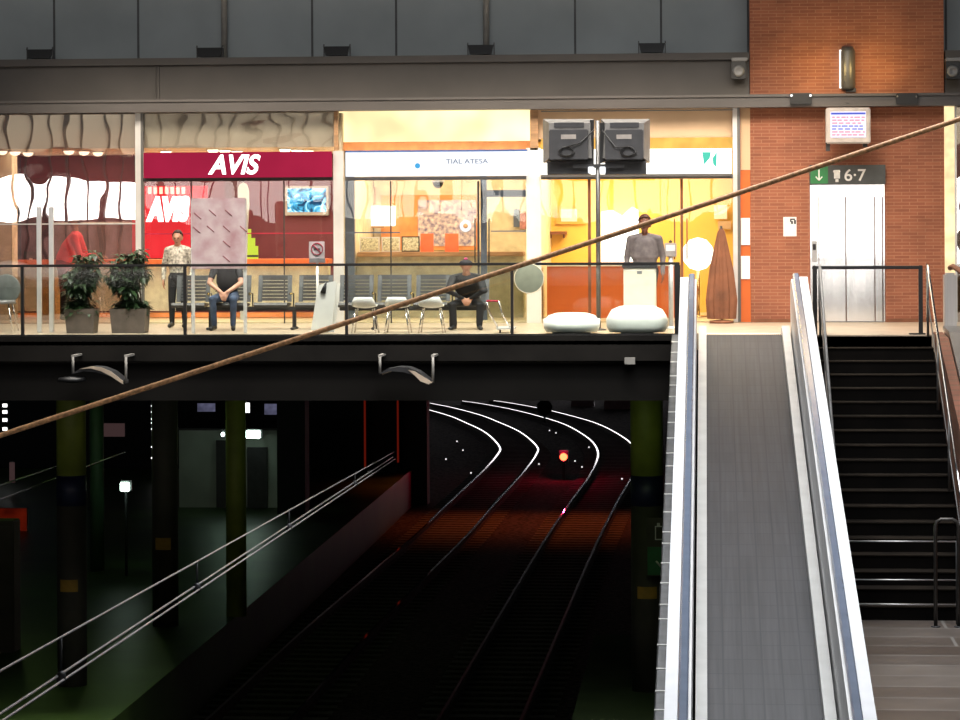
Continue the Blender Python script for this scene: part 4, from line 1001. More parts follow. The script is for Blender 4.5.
def standing(top, legs, skin, shoes='shoe', h=1.76, armout=.06, wide=1.0, sleeve=True, hs=1.0):
    B = Body(); k = h / 1.76
    for sg in (-1, 1):
        hx = .095 * wide
        B.cap((sg * hx, 0, .92 * k), (sg * .10, -.01, .50 * k), .088 * wide, .062, legs); B.cap((sg * .10, -.01, .50 * k), (sg * .105, .02, .10), .060, .043, legs)
        B.cap((sg * .105, .03, .055), (sg * .12, -.14, .035), .042, .035, shoes)
        sh = Vector((sg * .185 * wide, .0, 1.42 * k)); el = Vector((sg * (.235 * wide + armout * .4), .03, 1.13 * k)); wr = Vector((sg * (.235 * wide + armout * .3), -.06, .88 * k))
        B.cap(sh, el, .062, .050, top); B.cap(el, wr, .048, .034, top if sleeve else skin)
        hand(B, wr, (0, -.15, -1), (sg, 0, 0), skin, -sg)
        B.cap((sg * .06, 0, 1.46 * k), sh, .055, .060, top)
    B.cap((0, 0, .93 * k), (0, 0, 1.0 * k), .125, .125, legs, 1.25 * wide, .85)
    B.cap((0, 0, 1.02 * k), (0, 0, 1.15 * k), .125, .135, top, 1.22 * wide, .9); B.cap((0, 0, 1.15 * k), (0, 0, 1.36 * k), .14, .125, top, 1.30 * wide, .9)
    B.cap((0, .0, 1.42 * k), (0, -.01, 1.55 * k), .055, .05, skin)
    head(B, (0, -.02, 1.64 * k), skin, hs)
    return B
# man in grey sweater behind the kiosk
B = standing('sweater', 'coat', 'skin_dk', h=1.78, wide=1.2, hs=1.18, armout=.0)
px = XP(645, 44.1)
person('man in a dark grey sweater standing behind the cream kiosk', (px, 44.1, 0), B, ((0, -.005, 1.69), .130, 'hair_r', .12))
# pale figure inside the rental shop
B = standing('paleshirt', 'coat', 'skin', h=1.58, wide=.9)
person('person in a pale patterned top and dark trousers standing near the planters', (XP(178, 45.4), 45.4, 0), B, ((0, -.005, 1.50), .108, 'hair', .1))
# seated man, black T-shirt
def seated(top, legs, skin, sleeve, lean=0.12, handsdown=False, shoes='shoe', headpitch=.3, hat=None, spread=.17):
    B = Body(); zs_ = .53
    for sg in (-1, 1):
        kn = Vector((sg * spread, -.46, .50)); hp = Vector((sg * .10, .02, zs_)); an = Vector((sg * (spread - .02), -.40, .10))
        B.cap(hp, kn, .088, .062, legs); B.cap(kn, an, .060, .045, legs); B.cap(an + Vector((0, .03, -.045)), an + Vector((sg * .03, -.15, -.062)), .042, .036, shoes)
        sh = Vector((sg * .19, -lean * .8, 1.02)); el = Vector((sg * .255, -.12 - lean * .9, .76)); wr = Vector((sg * .055, -.36, .615))
        B.cap(sh, el.lerp(sh, .35) if not sleeve else el, .062, .054, top)
        if not sleeve: B.cap(el.lerp(sh, .35), el, .046, .042, skin)
        B.cap(el, wr, .046 if sleeve else .042, .030, top if sleeve else skin)
        hand(B, wr, (-sg * .35, -.25, -.75), (sg * .2, -1, .1), skin, sg, .7)
        B.cap((sg * .05, -lean * .85, 1.07), sh, .05, .06, top)
    B.cap((0, .02, zs_ + .02), (0, .02, zs_ + .08), .13, .13, legs, 1.25, .95)
    B.cap((0, .0, zs_ + .12), (0, -lean * .4, .78), .13, .135, top, 1.2, .9); B.cap((0, -lean * .4, .78), (0, -lean * .8, .98), .14, .125, top, 1.3, .88)
    B.cap((0, -lean * .85, 1.02), (0, -lean - .02, 1.15), .055, .05, skin)
    head(B, (0, -lean - .05, 1.235), skin, 1, headpitch)
    return B
B = seated('teeblack', 'jeans', 'skin_l', False)
def watch(root):
    mb = MB(); mb.tube([Vector((-.115, -.315, .648)) + Vector((.022 * math.cos(a * .524), .036 * math.sin(a * .524), .024 * math.cos(a * .524))) for a in range(12)], .009, 6, True); mb.build('wristwatch', 'dark', root)
person('seated man in a black T-shirt and jeans with hands together, head behind the poster panel', (XP(227, 44.38), 44.46, 0), B, ((0, -.155, 1.28), .108, 'hair', .1), (watch,), voxel=.008)
# seated figure in black coat, bent forward
B = seated('coat', 'coat', 'skin', True, lean=.42, headpitch=1.0, spread=.2)
def cap_(root):
    mb = MB(); mb.lathe((0, -.49, 1.285), [(.098, -.02), (.10, .02), (.075, .06), (.02, .085)], 18); mb.build('cap', 'coat', root)
    mb = MB(); mb.lathe((0, -.49, 1.37), [(.012, -.015), (.03, .0), (.02, .03), (.0, .036)], 10); mb.build('bobble', 'pink', root)
person('person in a black coat and cap sitting bent forward on the bench', (XP(468, 44.38), 44.46, 0), B, ((0, -.46, 1.25), .106, 'hair', .1), (cap_,), scale=.82).scale = (1.12, .9, .82)
# red jacket, bending over the counter, seen from the side
B = Body()
for sg in (-1, 1):
    B.cap((-.22, sg * .09, .90), (-.20, sg * .09, .49), .09, .062, 'redskirt'); B.cap((-.20, sg * .09, .49), (-.22, sg * .09, .10), .058, .042, 'coat'); B.cap((-.23, sg * .09, .05), (-.09, sg * .1, .035), .04, .034, 'shoe')
    sh = Vector((.0, sg * .17, 1.36)); el = Vector((.10, sg * .22, 1.05)); wr = Vector((.34, sg * .12, 1.05))
    B.cap(sh, el, .062, .052, 'redjacket'); B.cap(el, wr, .05, .036, 'redjacket'); hand(B, wr, (1, 0, -.1), (0, 0, 1), 'skin', sg)
    B.cap((-.02, sg * .06, 1.40), sh, .055, .062, 'redjacket')
B.cap((-.22, 0, .92), (-.21, 0, .98), .13, .13, 'redskirt', 1.0, 1.2); B.cap((-.20, 0, 1.02), (-.12, 0, 1.18), .14, .14, 'redjacket', 1, 1.2); B.cap((-.12, 0, 1.18), (-.02, 0, 1.34), .145, .12, 'redjacket', 1, 1.25)
B.cap((-.03, 0, 1.42), (-.02, 0, 1.50), .05, .05, 'skin')
head(B, (-.04, -.0, 1.58), 'skin', 1, 0)
person('person in a bright red jacket bending over the counter behind the left plant', (XP(77, 48.4), 48.4, 0.02), B, ((-.04, .02, 1.60), .115, 'hair', -.45), scale=1.08)

# ------------------------------------------------------------------ moving walkway
SL = .2126; YT = 42.05
def zb_(Y): return 0 if Y > YT else (Y - YT) * SL
def slope_box(mb, x0, x1, h0, h1, Ya, Yb):
    mb.hexa([(x0, Ya, zb_(Ya) + h0), (x1, Ya, zb_(Ya) + h0), (x1, Yb, zb_(Yb) + h0), (x0, Yb, zb_(Yb) + h0), (x0, Ya, zb_(Ya) + h1), (x1, Ya, zb_(Ya) + h1), (x1, Yb, zb_(Yb) + h1), (x0, Yb, zb_(Yb) + h1)])
Y0w = 20.0
BL, BR = -.03, 1.095
t = thing('moving_walkway', 'sloping moving walkway with bright steel balustrades', 'moving walkway', ((BL + BR) / 2, YT, 0))
mb = MB(); slope_box(mb, BL, BR, -.12, 0.0, Y0w, YT); mb.build('belt', 'belt', t)
mb = MB(); mb.use('alu'); mb.box((BL, YT, -.1), (BR, YT + .5, .004)); mb.use('yellow')
for k in range(40): x = BL + .015 + k * .03; mb.box((x, YT - .03, 0), (x + .014, YT + .02, .014))
mb.build('comb_plate', None, t)
mb = MB(); mb.box((BL, YT + .5, -.1), (BR, YT + .75, .004)); mb.build('landing_plate', 'steel', t)
cxm = (BL + BR) / 2
for sg in (-1, 1):
    def X(a): return cxm + sg * (a - .6 + (BR - BL) / 2)
    # inner skirt
    mb = MB(); slope_box(mb, X(.60), X(.715), -.1, .14, Y0w, YT - .0); 
    mb.box((X(.60), YT, 0), (X(.715), YT + .35, .12), .02)
    mb.build('skirt', 'grey_skirt', t)
    # balustrade wall below handrail
    mb = MB(); slope_box(mb, X(.745), X(.86), -.25, .84, Y0w, YT); mb.prism([(YT, -.0), (YT + .3, 0), (YT + .55, .35), (YT + .55, .6), (YT + .4, .8), (YT, .84)], 'X', X(.745), X(.86)); mb.build('balustrade', 'alu', t)
    # handrail with rounded end
    path = [(X(.815), Y, zb_(Y) + .88) for Y in np.linspace(Y0w, YT - .3, 12)] + [(X(.815), YT, .89), (X(.815), YT + .25, .88), (X(.815), YT + .45, .80), (X(.815), YT + .56, .66), (X(.815), YT + .6, .48), (X(.815), YT + .5, .28)]
    mb = MB(); mb.sweep(path, [(-.045, -.035), (-.045, .02), (-.03, .035), (.03, .035), (.045, .02), (.045, -.035)]); mb.build('handrail', 'rubber', t)
    # outer cap
    mb = MB(); slope_box(mb, X(.865), X(.985), .55, .87, Y0w, YT); mb.box((X(.865), YT, .55), (X(.985), YT + .5, .86), .02); mb.build('outer_cap', 'white_cap', t)
    mb = MB(); slope_box(mb, X(.875), X(.975), -.3, .55, Y0w, YT); mb.box((X(.875), YT, 0), (X(.975), YT + .45, .55)); mb.build('outer_panel', 'steel', t)
    if sg == -1:
        mb = MB(); slope_box(mb, X(.99), X(1.00), -.6, .02, Y0w, YT - .05); slope_box(mb, X(1.105), X(1.12), -.6, .02, Y0w, YT - .05); slope_box(mb, X(.99), X(1.12), .0, .02, Y0w, YT - .05); mb.build('side_cladding', 'gray', t)
        for Y in np.arange(21, 41.6, .62):
            mb = MB()
            o_ = random.uniform(0, .25)
            mb.hexa([(X(.99), Y + o_, zb_(Y + o_) + .02), (X(1.12), Y + o_, zb_(Y + o_) + .02), (X(1.12), Y + o_ + .03, zb_(Y + o_ + .03) + .02), (X(.99), Y + o_ + .03, zb_(Y + o_ + .03) + .02)] + [(X(.99), Y + o_, zb_(Y + o_) + .028), (X(1.12), Y + o_, zb_(Y + o_) + .028), (X(1.12), Y + o_ + .03, zb_(Y + o_ + .03) + .028), (X(.99), Y + o_ + .03, zb_(Y + o_ + .03) + .028)])
            mb.build('cladding_joint', 'whiteplastic', t)
# truss underneath
mb = MB(); slope_box(mb, -.5, 1.6, -.9, -.35, Y0w, YT - .3); mb.build('truss', 'slab', t)

# ------------------------------------------------------------------ stairs
t = thing('staircase', 'broad dark staircase with thin brown step edges right of the moving walkway', 'stairs', (2.5, YE, ZL))
NS = 19; hh = -ZL / NS; rn = .33
sx0, sx1 = 1.62, 3.32
for i in range(NS):
    y1_ = YE + .02 - i * rn; z = -(i + 1) * hh
    if i == NS - 1: break
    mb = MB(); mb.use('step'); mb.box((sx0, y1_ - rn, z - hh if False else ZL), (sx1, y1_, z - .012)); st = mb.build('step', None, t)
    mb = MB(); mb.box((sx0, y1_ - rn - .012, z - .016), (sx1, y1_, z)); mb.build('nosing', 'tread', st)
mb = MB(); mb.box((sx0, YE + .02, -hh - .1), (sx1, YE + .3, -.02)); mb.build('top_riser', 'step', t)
ylb = YE - (NS - 1) * rn
mb = MB(); mb.box((1.62, 14, ZL - .4), (6, YE, ZL)); struct('floor.002', mb, 'stone', label='grey-brown stone landing at the foot of the stairs')
# right side wall
mb = MB(); mb.prism([(YE + .3, ZL), (32, ZL), (32, -3.02), (38.75, -.82), (41.2, -.02), (YE + .3, .03)], 'X', 3.36, 3.50); struct('wall_stair', mb, 'terra', label='terracotta wall beside the stairs')
# escalator on the right
t = thing('escalator', 'steel-clad escalator rising beside the stairs at the right edge', 'escalator', (4.2, 40, ZL))
mb = MB(); mb.prism([(YE + .3, -.6), (20, -7.6), (20, -6.9), (38.75, -.76), (41.2, .04), (YE + .3, .08)], 'X', 3.52, 3.72); mb.build('balustrade', 'steel', t)
mb = MB(); mb.prism([(YE + .3, .12), (41.2, .08), (32, -2.93), (32, -3.0), (41.2, .03), (YE + .3, .07)], 'X', 3.505, 3.80); mb.build('cladding_strip', 'aludark', t)
mb = MB(); mb.pbox(944.5, 273, 957, 334, YE + .4, .3, .03); mb.build('newel', 'steel', t)
mb = MB(); mb.tube([W(950, 268, YE + .3), W(953, 266.5, YE + .2), (W(960, 272, YE).x, YE - .6, W(960, 272, YE).z), (4.1, 36, .0), (4.1, 30, -1.6)], .04, 10); mb.build('handrail', 'brown', t)
mb = MB(); mb.prism([(YE + .3, -.25), (20, -6), (20, -5), (YE + .3, .0)], 'X', 3.75, 5.0); mb.build('steps', 'dark', t)
# barrier at stair head
Yb = YE + .15
t = thing('stair_barrier', 'black rail barrier on two posts at the top of the stairs', 'barrier', (XP(867, Yb), Yb, 0))
zt_ = ZP(267.5, Yb, 867)
mb = MB(); mb.box((XP(812, Yb), Yb - .025, zt_ - .025), (XP(922.5, Yb), Yb + .025, zt_ + .025), .01); mb.build('top_rail', 'railblack', t)
for a, b in ((812.6, 817), (918.5, 922.7)):
    mb = MB(); mb.box((XP(a, Yb), Yb - .03, 0.0), (XP(b, Yb), Yb + .03, zt_ + .03), .006); mb.build('post', 'railblack', t)
mb = MB(); mb.box((XP(909, Yb), Yb - .08, -.0), (XP(925, Yb), Yb + .08, .02)); mb.build('foot_plate', 'railblack', t)
# stair handrails
def stair_rail(x, lab):
    t = thing('stair_handrail', lab, 'handrail', (x, YE - .2, 0), 'handrails of the dark stairs')
    sl = hh / rn; P = [Vector((x, YE + .02, .2)), Vector((x, YE + .06, .98)), Vector((x, YE + .02, 1.04)), Vector((x, YE - .04, 1.02))]
    for q in np.linspace(0.3, 5.4, 8): P.append(Vector((x, YE - q, 1.02 - (q - .04) * sl)))
    mb = MB(); mb.tube(P, .021, 10); mb.build('rail', 'chrome' if x > 2 else 'gray', t)
    P2 = [Vector((x + .0, YE - q, .52 - (q - .04) * sl)) for q in (0.05, 2.6, 5.4)]
    mb = MB(); mb.tube(P2, .010, 8); mb.build('lower_rail', 'aludark', t)
    for q in (.03, 1.8, 3.6, 5.35):
        mb = MB(); mb.tube([(x, YE - q, -max(0, q - .0) * sl - .02), (x, YE - q, 1.02 - max(0, q - .04) * sl)], .018, 8); mb.build('post', 'aludark', t)
stair_rail(3.26, 'chrome handrail on the right side of the dark stairs')
stair_rail(1.665, 'dull steel handrail on the left side of the dark stairs')
# low barrier of three rails
Yl = 35.75
t = thing('landing_barrier', 'three-railed steel barrier across the foot of the stairs', 'barrier', (2.4, Yl, ZL))
for py in (541.5, 580, 604.5):
    z = ZP(py, Yl, 910); mb = MB(); mb.tube([(1.66, Yl, z), (XP(958, Yl, 560), Yl, z)], .010, 8); mb.build('rail', 'wire', t)
for x in (1.68, XP(957, Yl, 560)):
    mb = MB(); mb.tube([(x, Yl, ZL), (x, Yl, ZP(541, Yl, 910))], .018, 8); mb.build('post', 'dark', t)
Yu = 35.5
t = thing('loop_handrail', 'dark inverted-U handrail standing on the landing', 'handrail', (XP(946, Yu, 560), Yu, ZL))
xa, xb_ = XP(935.5, Yu, 560), XP(958.5, Yu, 560); zt_ = ZP(519.5, Yu, 946)
mb = MB(); mb.tube([(xa, Yu, ZL), (xa, Yu, zt_ - .09), (xa + .02, Yu, zt_ - .03), (xa + .07, Yu, zt_), (xb_ - .07, Yu, zt_), (xb_ - .02, Yu, zt_ - .03), (xb_, Yu, zt_ - .09), (xb_, Yu, ZL)], .024, 10); mb.build('tube', mat('dull dark steel', (.06, .055, .05), .4, .5), t)
for x in (xa, xb_):
    mb = MB(); mb.lathe((x, Yu, ZL), [(.06, 0), (.06, .012)], 14); mb.build('foot_flange', 'dark', t)

# ------------------------------------------------------------------ below: platforms, tracks
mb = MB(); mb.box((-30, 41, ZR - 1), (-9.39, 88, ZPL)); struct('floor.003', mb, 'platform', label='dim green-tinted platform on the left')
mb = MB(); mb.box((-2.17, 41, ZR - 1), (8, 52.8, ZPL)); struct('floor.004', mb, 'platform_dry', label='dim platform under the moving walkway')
mb = MB(); mb.box((-30, 30, ZB - .3), (30, 190, ZB)); struct('floor.005', mb, 'ballast', label='dark track ballast')
mb = MB(); mb.box((-30, 90, ZB), (-9.1, 90.4, -1)); struct('wall_below_back', mb, 'voidwall', label='dark wall closing the left platform')
mb = MB(); mb.box((-30.3, 30, ZB), (-30, 90, 0)); struct('wall_below_left', mb, 'voidwall')
mb = MB(); mb.box((8, 30, ZB), (8.2, 140, -.3)); struct('wall_below_right', mb, 'voidwall')
def catmull(P, n=10):
    P = [Vector(p) for p in P]; Q = [P[0] * 2 - P[1]] + P + [P[-1] * 2 - P[-2]]; out = []
    for i in range(1, len(Q) - 2):
        for k in range(n):
            t_ = k / n; a, b, c, d = Q[i - 1], Q[i], Q[i + 1], Q[i + 2]
            out.append(.5 * ((2 * b) + (-a + c) * t_ + (2 * a - 5 * b + 4 * c - d) * t_ ** 2 + (-a + 3 * b - 3 * c + d) * t_ ** 3))
    out.append(P[-1]); return out
g1 = [G(x, y, ZR) for x, y in ((290, 719), (365, 637), (421, 581), (470, 532), (498, 500), (522, 474), (536, 455), (536.5, 446), (520, 432), (497, 421.5), (480, 415), (454, 408), (430, 403.2))]
g2 = [G(x, y, ZR) for x, y in ((440, 716), (495.5, 622), (541, 546), (571, 501), (588, 478), (597, 460), (597, 449), (588, 438), (566, 425), (540, 416.5), (510, 409), (480, 403.5), (462, 401))]
for gi, (g, side, lab) in enumerate(((g1, -1, 'curving railway track on the left beside the green platform'), (g2, 1, 'curving railway track on the right passing the red signal'))):
    d0 = (g[0] - g[2]).normalized(); g = [g[0] + d0 * 12] + g; path = catmull(g, 8)
    t = thing('railway_track', lab, 'railway track', (path[20].x, path[20].y, ZB), 'curving railway tracks')
    off = []
    for i, p in enumerate(path):
        tt = (path[min(i + 1, len(path) - 1)] - path[max(i - 1, 0)]).normalized(); sd = tt.cross(Vector((0, 0, 1))); off.append(p + sd * (1.47 * side)); 
    prof = [(-.035, 0), (.035, 0), (.035, -.035), (.01, -.05), (.01, -.13), (.07, -.15), (.07, -.17), (-.07, -.17), (-.07, -.15), (-.01, -.13), (-.01, -.05), (-.035, -.035)]
    for pth in (path, off):
        mb = MB(); mb.sweep(pth, prof); rl = mb.build('rail', 'rust', t)
        mb = MB(); mb.sweep(pth, [(-.03, .004), (.03, .004), (.03, .0), (-.03, .0)]); mb.build('running_surface', 'rail', rl)
    # sleepers
    acc = 0; proto = None; cnt = 0; rest = MB()
    for i in range(1, len(path)):
        seg = (path[i] - path[i - 1]).length
        while acc < seg:
            f = acc / seg; p = path[i - 1].lerp(path[i], f); q = off[i - 1].lerp(off[i], f); c = (p + q) / 2; dr = (q - p).normalized(); fw = Vector((-dr.y, dr.x, 0)); acc += .62
            if c.y < 43: continue
            z0, z1_ = ZB - .05, ZR - .165
            cs = [c + dr * (sx * 1.25) + fw * (sy * .12) for sx, sy in ((-1, -1), (1, -1), (1, 1), (-1, 1))]
            cnt += 1
            if cnt <= 96:
                if proto is None:
                    mb = MB(); mb.box((c.x - 1.25, c.y - .12, z0), (c.x + 1.25, c.y + .12, z1_)); 
                    me = bpy.data.meshes.new('sleeper'); me.from_pydata([(v[0] - c.x, v[1] - c.y, v[2] - ZB) for v in mb.v], [], mb.f); me.materials.append(M['sleeper']); proto = me
                o = bpy.data.objects.new('sleeper', proto); COL.objects.link(o); o.parent = t
                o.location = (c.x - WL[t.name].x, c.y - WL[t.name].y, 0); o.rotation_euler.z = math.atan2(dr.y, dr.x)
            else: rest.hexa([Vector((v.x, v.y, z0)) for v in cs] + [Vector((v.x, v.y, z1_)) for v in cs])
        acc -= seg
    if rest.v: tag(rest.build('far_sleepers', 'sleeper', t), kind='stuff')
# columns
def column(pxc, D, r, lab, top='pillar_green', label_y=None, band=True):
    x = XP(pxc, D, 500); t = thing('platform_pillar', lab, 'pillar', (x, D, ZPL), 'round pillars on the platforms')
    ztp = z4 + .28; zb0 = ZP(475, D, pxc); zb1 = ZP(505, D, pxc)
    if band:
        mb = MB(); mb.lathe((x, D, 0), [(r, zb0), (r, ztp)], 28); mb.build('upper_shaft', top, t)
        mb = MB(); mb.lathe((x, D, 0), [(r * 1.01, zb1), (r * 1.01, zb0)], 28); mb.build('blue_band', 'pillar_blue', t)
        mb = MB(); mb.lathe((x, D, 0), [(r, ZPL), (r, zb1)], 28); mb.build('lower_shaft', 'pillar_low', t)
    else:
        mb = MB(); mb.lathe((x, D, 0), [(r, ZPL), (r, ztp)], 28); mb.build('shaft', top, t)
    if label_y:
        mb = MB(); 
        vs = []; n = 8
        zz0, zz1 = ZP(label_y + 6, D - r, pxc), ZP(label_y - 6, D - r, pxc)
        for z in (zz0, zz1):
            for k in range(n + 1): a = -math.pi / 2 - .62 + 1.24 * k / n; vs.append((x + (r + .008) * math.cos(a), D + (r + .008) * math.sin(a), z))
        mb.add(vs, [(k, k + 1, n + 2 + k, n + 1 + k) for k in range(n)], True); mb.build('label_band', 'yellow', t)
    return t
column(71.5, 46.6, .25, 'thick pillar with an ochre label at the front left', label_y=586)
column(165, 53.6, .25, 'dark pillar with a faint ochre label left of the white lamps', 'pillar_low', label_y=544, band=False)
column(236, 55.0, .20, 'slender olive-green pillar carrying the white lamps', band=False)
xc0, xc1 = XP(-8, 50, 600), XP(14, 50, 600); zct = ZP(521, 50, 5)
t = thing('platform_cabinet', 'dark olive cabinet at the far left edge of the platform', 'cabinet', ((xc0 + xc1) / 2, 50, ZPL))
mb = MB(); mb.box((xc0, 50, ZPL), (xc1, 50.5, zct), .02); mb.build('body', 'pillar_low', t)
mb = MB(); mb.box((xc0 + .04, 49.985, ZPL + .1), (xc1 - .04, 50.0, zct - .1)); mb.build('door', 'pillar_low', t)
column(97, 62, .16, 'thin dull-green pillar behind the ochre-labelled one', 'pillar_teal', band=False)
column(647, 46.6, .27, 'olive-topped pillar with a green arrow sign beside the moving walkway', label_y=593)
# sign on the right pillar
Yg = 46.2
t = thing('pillar_sign', 'grey and green pictogram sign on the pillar beside the moving walkway', 'sign', W(655, 576, Yg))
mb = MB(); mb.pbox(646.5, 518, 664, 576, Yg, .04, .004); mb.build('sign_board', 'pillar_low', t)
mb = MB(); mb.pbox(647.5, 547, 663, 575, Yg - .006, .01); mb.build('green_field', 'green', t)
mb = MB(); mb.use('signwhite')
for b_ in ((655, 526, 662, 527), (655, 539, 662, 540), (655, 526, 656, 540), (657, 523, 660, 526)): mb.pbox(*b_, Yg - .008, .008)
mb.tube([W(656, 561, Yg - .01), W(661, 567, Yg - .01)], .015, 6); mb.build('pictogram', None, t)
# dark piers
for k, (a, b, Y, lab) in enumerate(((404, 427, 88.5, 'wide black pier at the left edge of the curving rails'), (340, 364, 86, 'black pier with a red-lit edge, farther left of two'), (372, 397, 87, 'black pier with a red-lit edge, nearer the rails'), (277, 305, 74.3, 'black pier right of the white lamps'), (88, 96, 75, 'thin black pier near the left end'))):
    t = thing('dark_pier', lab, 'pier', (XP((a + b) / 2, Y, 450), Y, ZPL if Y < 88 else ZB), 'dark piers below the concourse')
    zb0 = ZPL if Y < 88 else ZB
    mb = MB(); mb.box((XP(a, Y, 450), Y, zb0), (XP(b, Y, 450), Y + .8, z4 + .28)); mb.build('shaft', 'pier', t)
    if k in (1, 2):
        mb = MB(); x = XP(b, Y, 450); mb.box((x, Y - .0, zb0 + .2 if k == 1 else -5.8), (x + .05, Y + .1, z4)); mb.build('red_light_edge', emit('painted red edge light', (.5, .03, .012), .16), t)  # red light falling on the pier edge, given as a glowing strip
# pale wall block with lamps
t = thing('platform_hut', 'pale grey-green hut wall behind the slender olive pillar', 'hut', (XP(225, 76, 450), 76, ZPL))
mb = MB(); mb.box((XP(179, 76, 450), 76, ZPL), (XP(277, 76, 450), 79, ZP(430, 76, 200))); mb.build('wall', 'palewall', t)
mb = MB(); mb.box((XP(216, 75.9, 450), 75.9, ZPL), (XP(229, 75.9, 450), 76, ZP(440, 76, 200))); mb.build('door', 'dark', t)
mb = MB(); mb.box((XP(247, 75.9, 450), 75.9, ZPL), (XP(267, 75.9, 450), 76, ZP(447, 76, 200))); mb.build('door', 'dark', t)
mb = MB(); mb.box((XP(177, 76, 450), 75.85, ZP(430, 76, 200)), (XP(279, 76, 450), 79.1, ZP(428, 76, 200))); mb.build('roof', 'dark', t)
for k, (a, b, c, d, Y, lab) in enumerate(((244, 262, 429, 440, 75.3, 'larger cold white lamp on the hut'), (219, 226, 431, 438, 75.3, 'smaller cold white lamp beside the larger one'), (118, 131, 481, 493, 61, 'cold white lamp low between the pillars'))):
    c0 = W((a + b) / 2, (c + d) / 2, Y)
    t = thing('platform_lamp', lab, 'lamp', (c0.x, Y, c0.z - .15), 'white lamps on the left platform')
    mb = MB(); mb.pbox(a + 2, c + 1.5, b - 2, d - 1.5, Y, .08, .02); mb.build('lamp_glass', 'lampglow', t)
    mb = MB(); mb.box((XP(a + 1, Y), Y + .08, c0.z - .10), (XP(b - 1, Y), Y + .16, c0.z + .14)); mb.build('housing', 'dark', t)
    if k == 2: mb = MB(); mb.tube([(c0.x, Y + .15, ZPL), (c0.x, Y + .15, c0.z)], .03, 10); mb.build('post', 'pier', t)
    else: mb = MB(); mb.box((c0.x - .03, Y + .14, c0.z - .03), (c0.x + .03, 75.9, c0.z + .03)); mb.build('arm', 'dark', t)
    spot('lamp_light', (c0.x, Y - .12 if k < 2 else Y + .3, c0.z), (c0.x - (2.8 if k < 2 else -.6), Y - 4.5 if k < 2 else Y + 5, ZPL), 7 if k < 2 else 30, (.62, 1, .72), 150 if k < 2 else 100, .8)
# unseen fill points added to light the platform floor olive green
for k, (x, p) in enumerate(((60, 12), (175, 14), (300, 9))):
    q = W(x, 405, 63); point('undercroft_fill', (q.x, 58, -2.0), p, (.55, .95, .22), .3)
for k, (x, Y, p) in enumerate(((95, 50, 4), (640, 44.5, 12), (330, 55, 3))):
    q = W(x, 405, Y); point('undercroft_fill', (q.x, Y - .8, -1.9), p, (.55, .9, .25), .3)
# distant lit windows etc on the back wall
def small(name, px0, py0, px1, py1, Y, m, lab, cat, grp=None):
    t = thing(name, lab, cat, W((px0 + px1) / 2, py1, Y), grp)
    mb = MB(); mb.pbox(px0, py0, px1, py1, Y, .1); mb.build('frame', 'dark', t)
    mb = MB(); mb.pbox(px0 + .4, py0 + .4, px1 - .4, py1 - .4, Y - .02, .03); mb.build('pane', m, t); return t
for k, y in enumerate((403.5, 410, 418, 427)): small('lit_window', 2.2, y, 7.4, y + 4, 85, 'lit_white', 'tiny bright window in the stack at the far left, %s' % ['topmost of four', 'second from the top', 'third from the top', 'lowest of four'][k], 'window', 'stack of tiny bright windows')
small('lit_window', 197, 403, 215.5, 412, 89, 'farwin', 'dim violet window above the hut, left of the olive pillar', 'window')
small('lit_window', 264, 403.5, 277, 415, 89, 'farwin', 'dim violet window above the right end of the hut', 'window')
small('lit_window', 244.5, 402.5, 250, 413, 89, 'lit_white', 'tiny bright upright window above the larger white lamp', 'window')
small('lit_window', 100, 423, 125, 437, 80, 'dimpink', 'dim pinkish window behind the thin dull-green pillar', 'window')
small('lit_window', 9, 462, 15, 483, 80, 'dimpink', 'dim narrow pinkish window at the far left', 'window')
small('red_panel', -5, 508, 27, 539, 70, 'dim_red', 'dim red glowing panel at the far left of the platform', 'panel')
small('white_strip', 305, 404, 307, 416, 85, 'farwin', 'faint thin white strip between two dark piers', 'light')
t = thing('light_string', 'vertical string of tiny white dots between the left pillars', 'light', W(152, 460, 84))
for y in (406, 412, 419, 423, 429, 447, 458):
    mb = MB(); c0 = W(152, y, 84); mb.lathe(c0, [(.0, -.035), (.035, 0), (0, .035)], 8); mb.build('lamp_dot', 'lit_white', t)
mb = MB(); mb.tube([W(152, 400, 84.03), W(152, 530, 84.03)], .02, 6); mb.build('conduit', 'gray', t)

# signal and markers
D = 97.0; c0 = W(563.5, 457, D)
t = thing('railway_signal', 'glowing red dwarf signal between the two tracks', 'signal', (c0.x, D, ZB))
mb = MB(); mb.box((c0.x - .16, D + .05, c0.z - .2), (c0.x + .16, D + .3, c0.z + .22), .02); mb.build('housing', 'black', t)
mb = MB(); mb.lathe((c0.x, D + .03, c0.z), [(.13, .03), (.13, 0), (.09, -.03), (0, -.05)], 18, 'Y'); mb.build('red_lens', 'redglow', t)
mb = MB(); mb.box((c0.x - .05, D + .12, ZB), (c0.x + .05, D + .22, c0.z - .2)); mb.build('post', 'dark', t)
mb = MB(); mb.lathe((c0.x, D + .02, c0.z), [(.155, .03), (.155, -.12), (.145, -.12), (.145, .03)], 18, 'Y'); mb.build('hood', 'black', t)
point('signal_glow', (c0.x, D - .25, c0.z + .45), 120, (1, .015, .07), .05)
D = 125.0; c0 = W(544.5, 407.5, D)
t = thing('signal_disc', 'black round signal seen from behind in front of the far rail', 'signal', (c0.x, D, ZB))
mb = MB(); mb.lathe((c0.x, D, c0.z), [(.33, .08), (.35, 0), (.3, -.05)], 24, 'Y'); mb.build('disc', 'pier', t); mb = MB(); mb.tube([(c0.x, D + .04, ZB), (c0.x, D + .04, c0.z)], .05, 8); mb.build('post', 'pier', t)
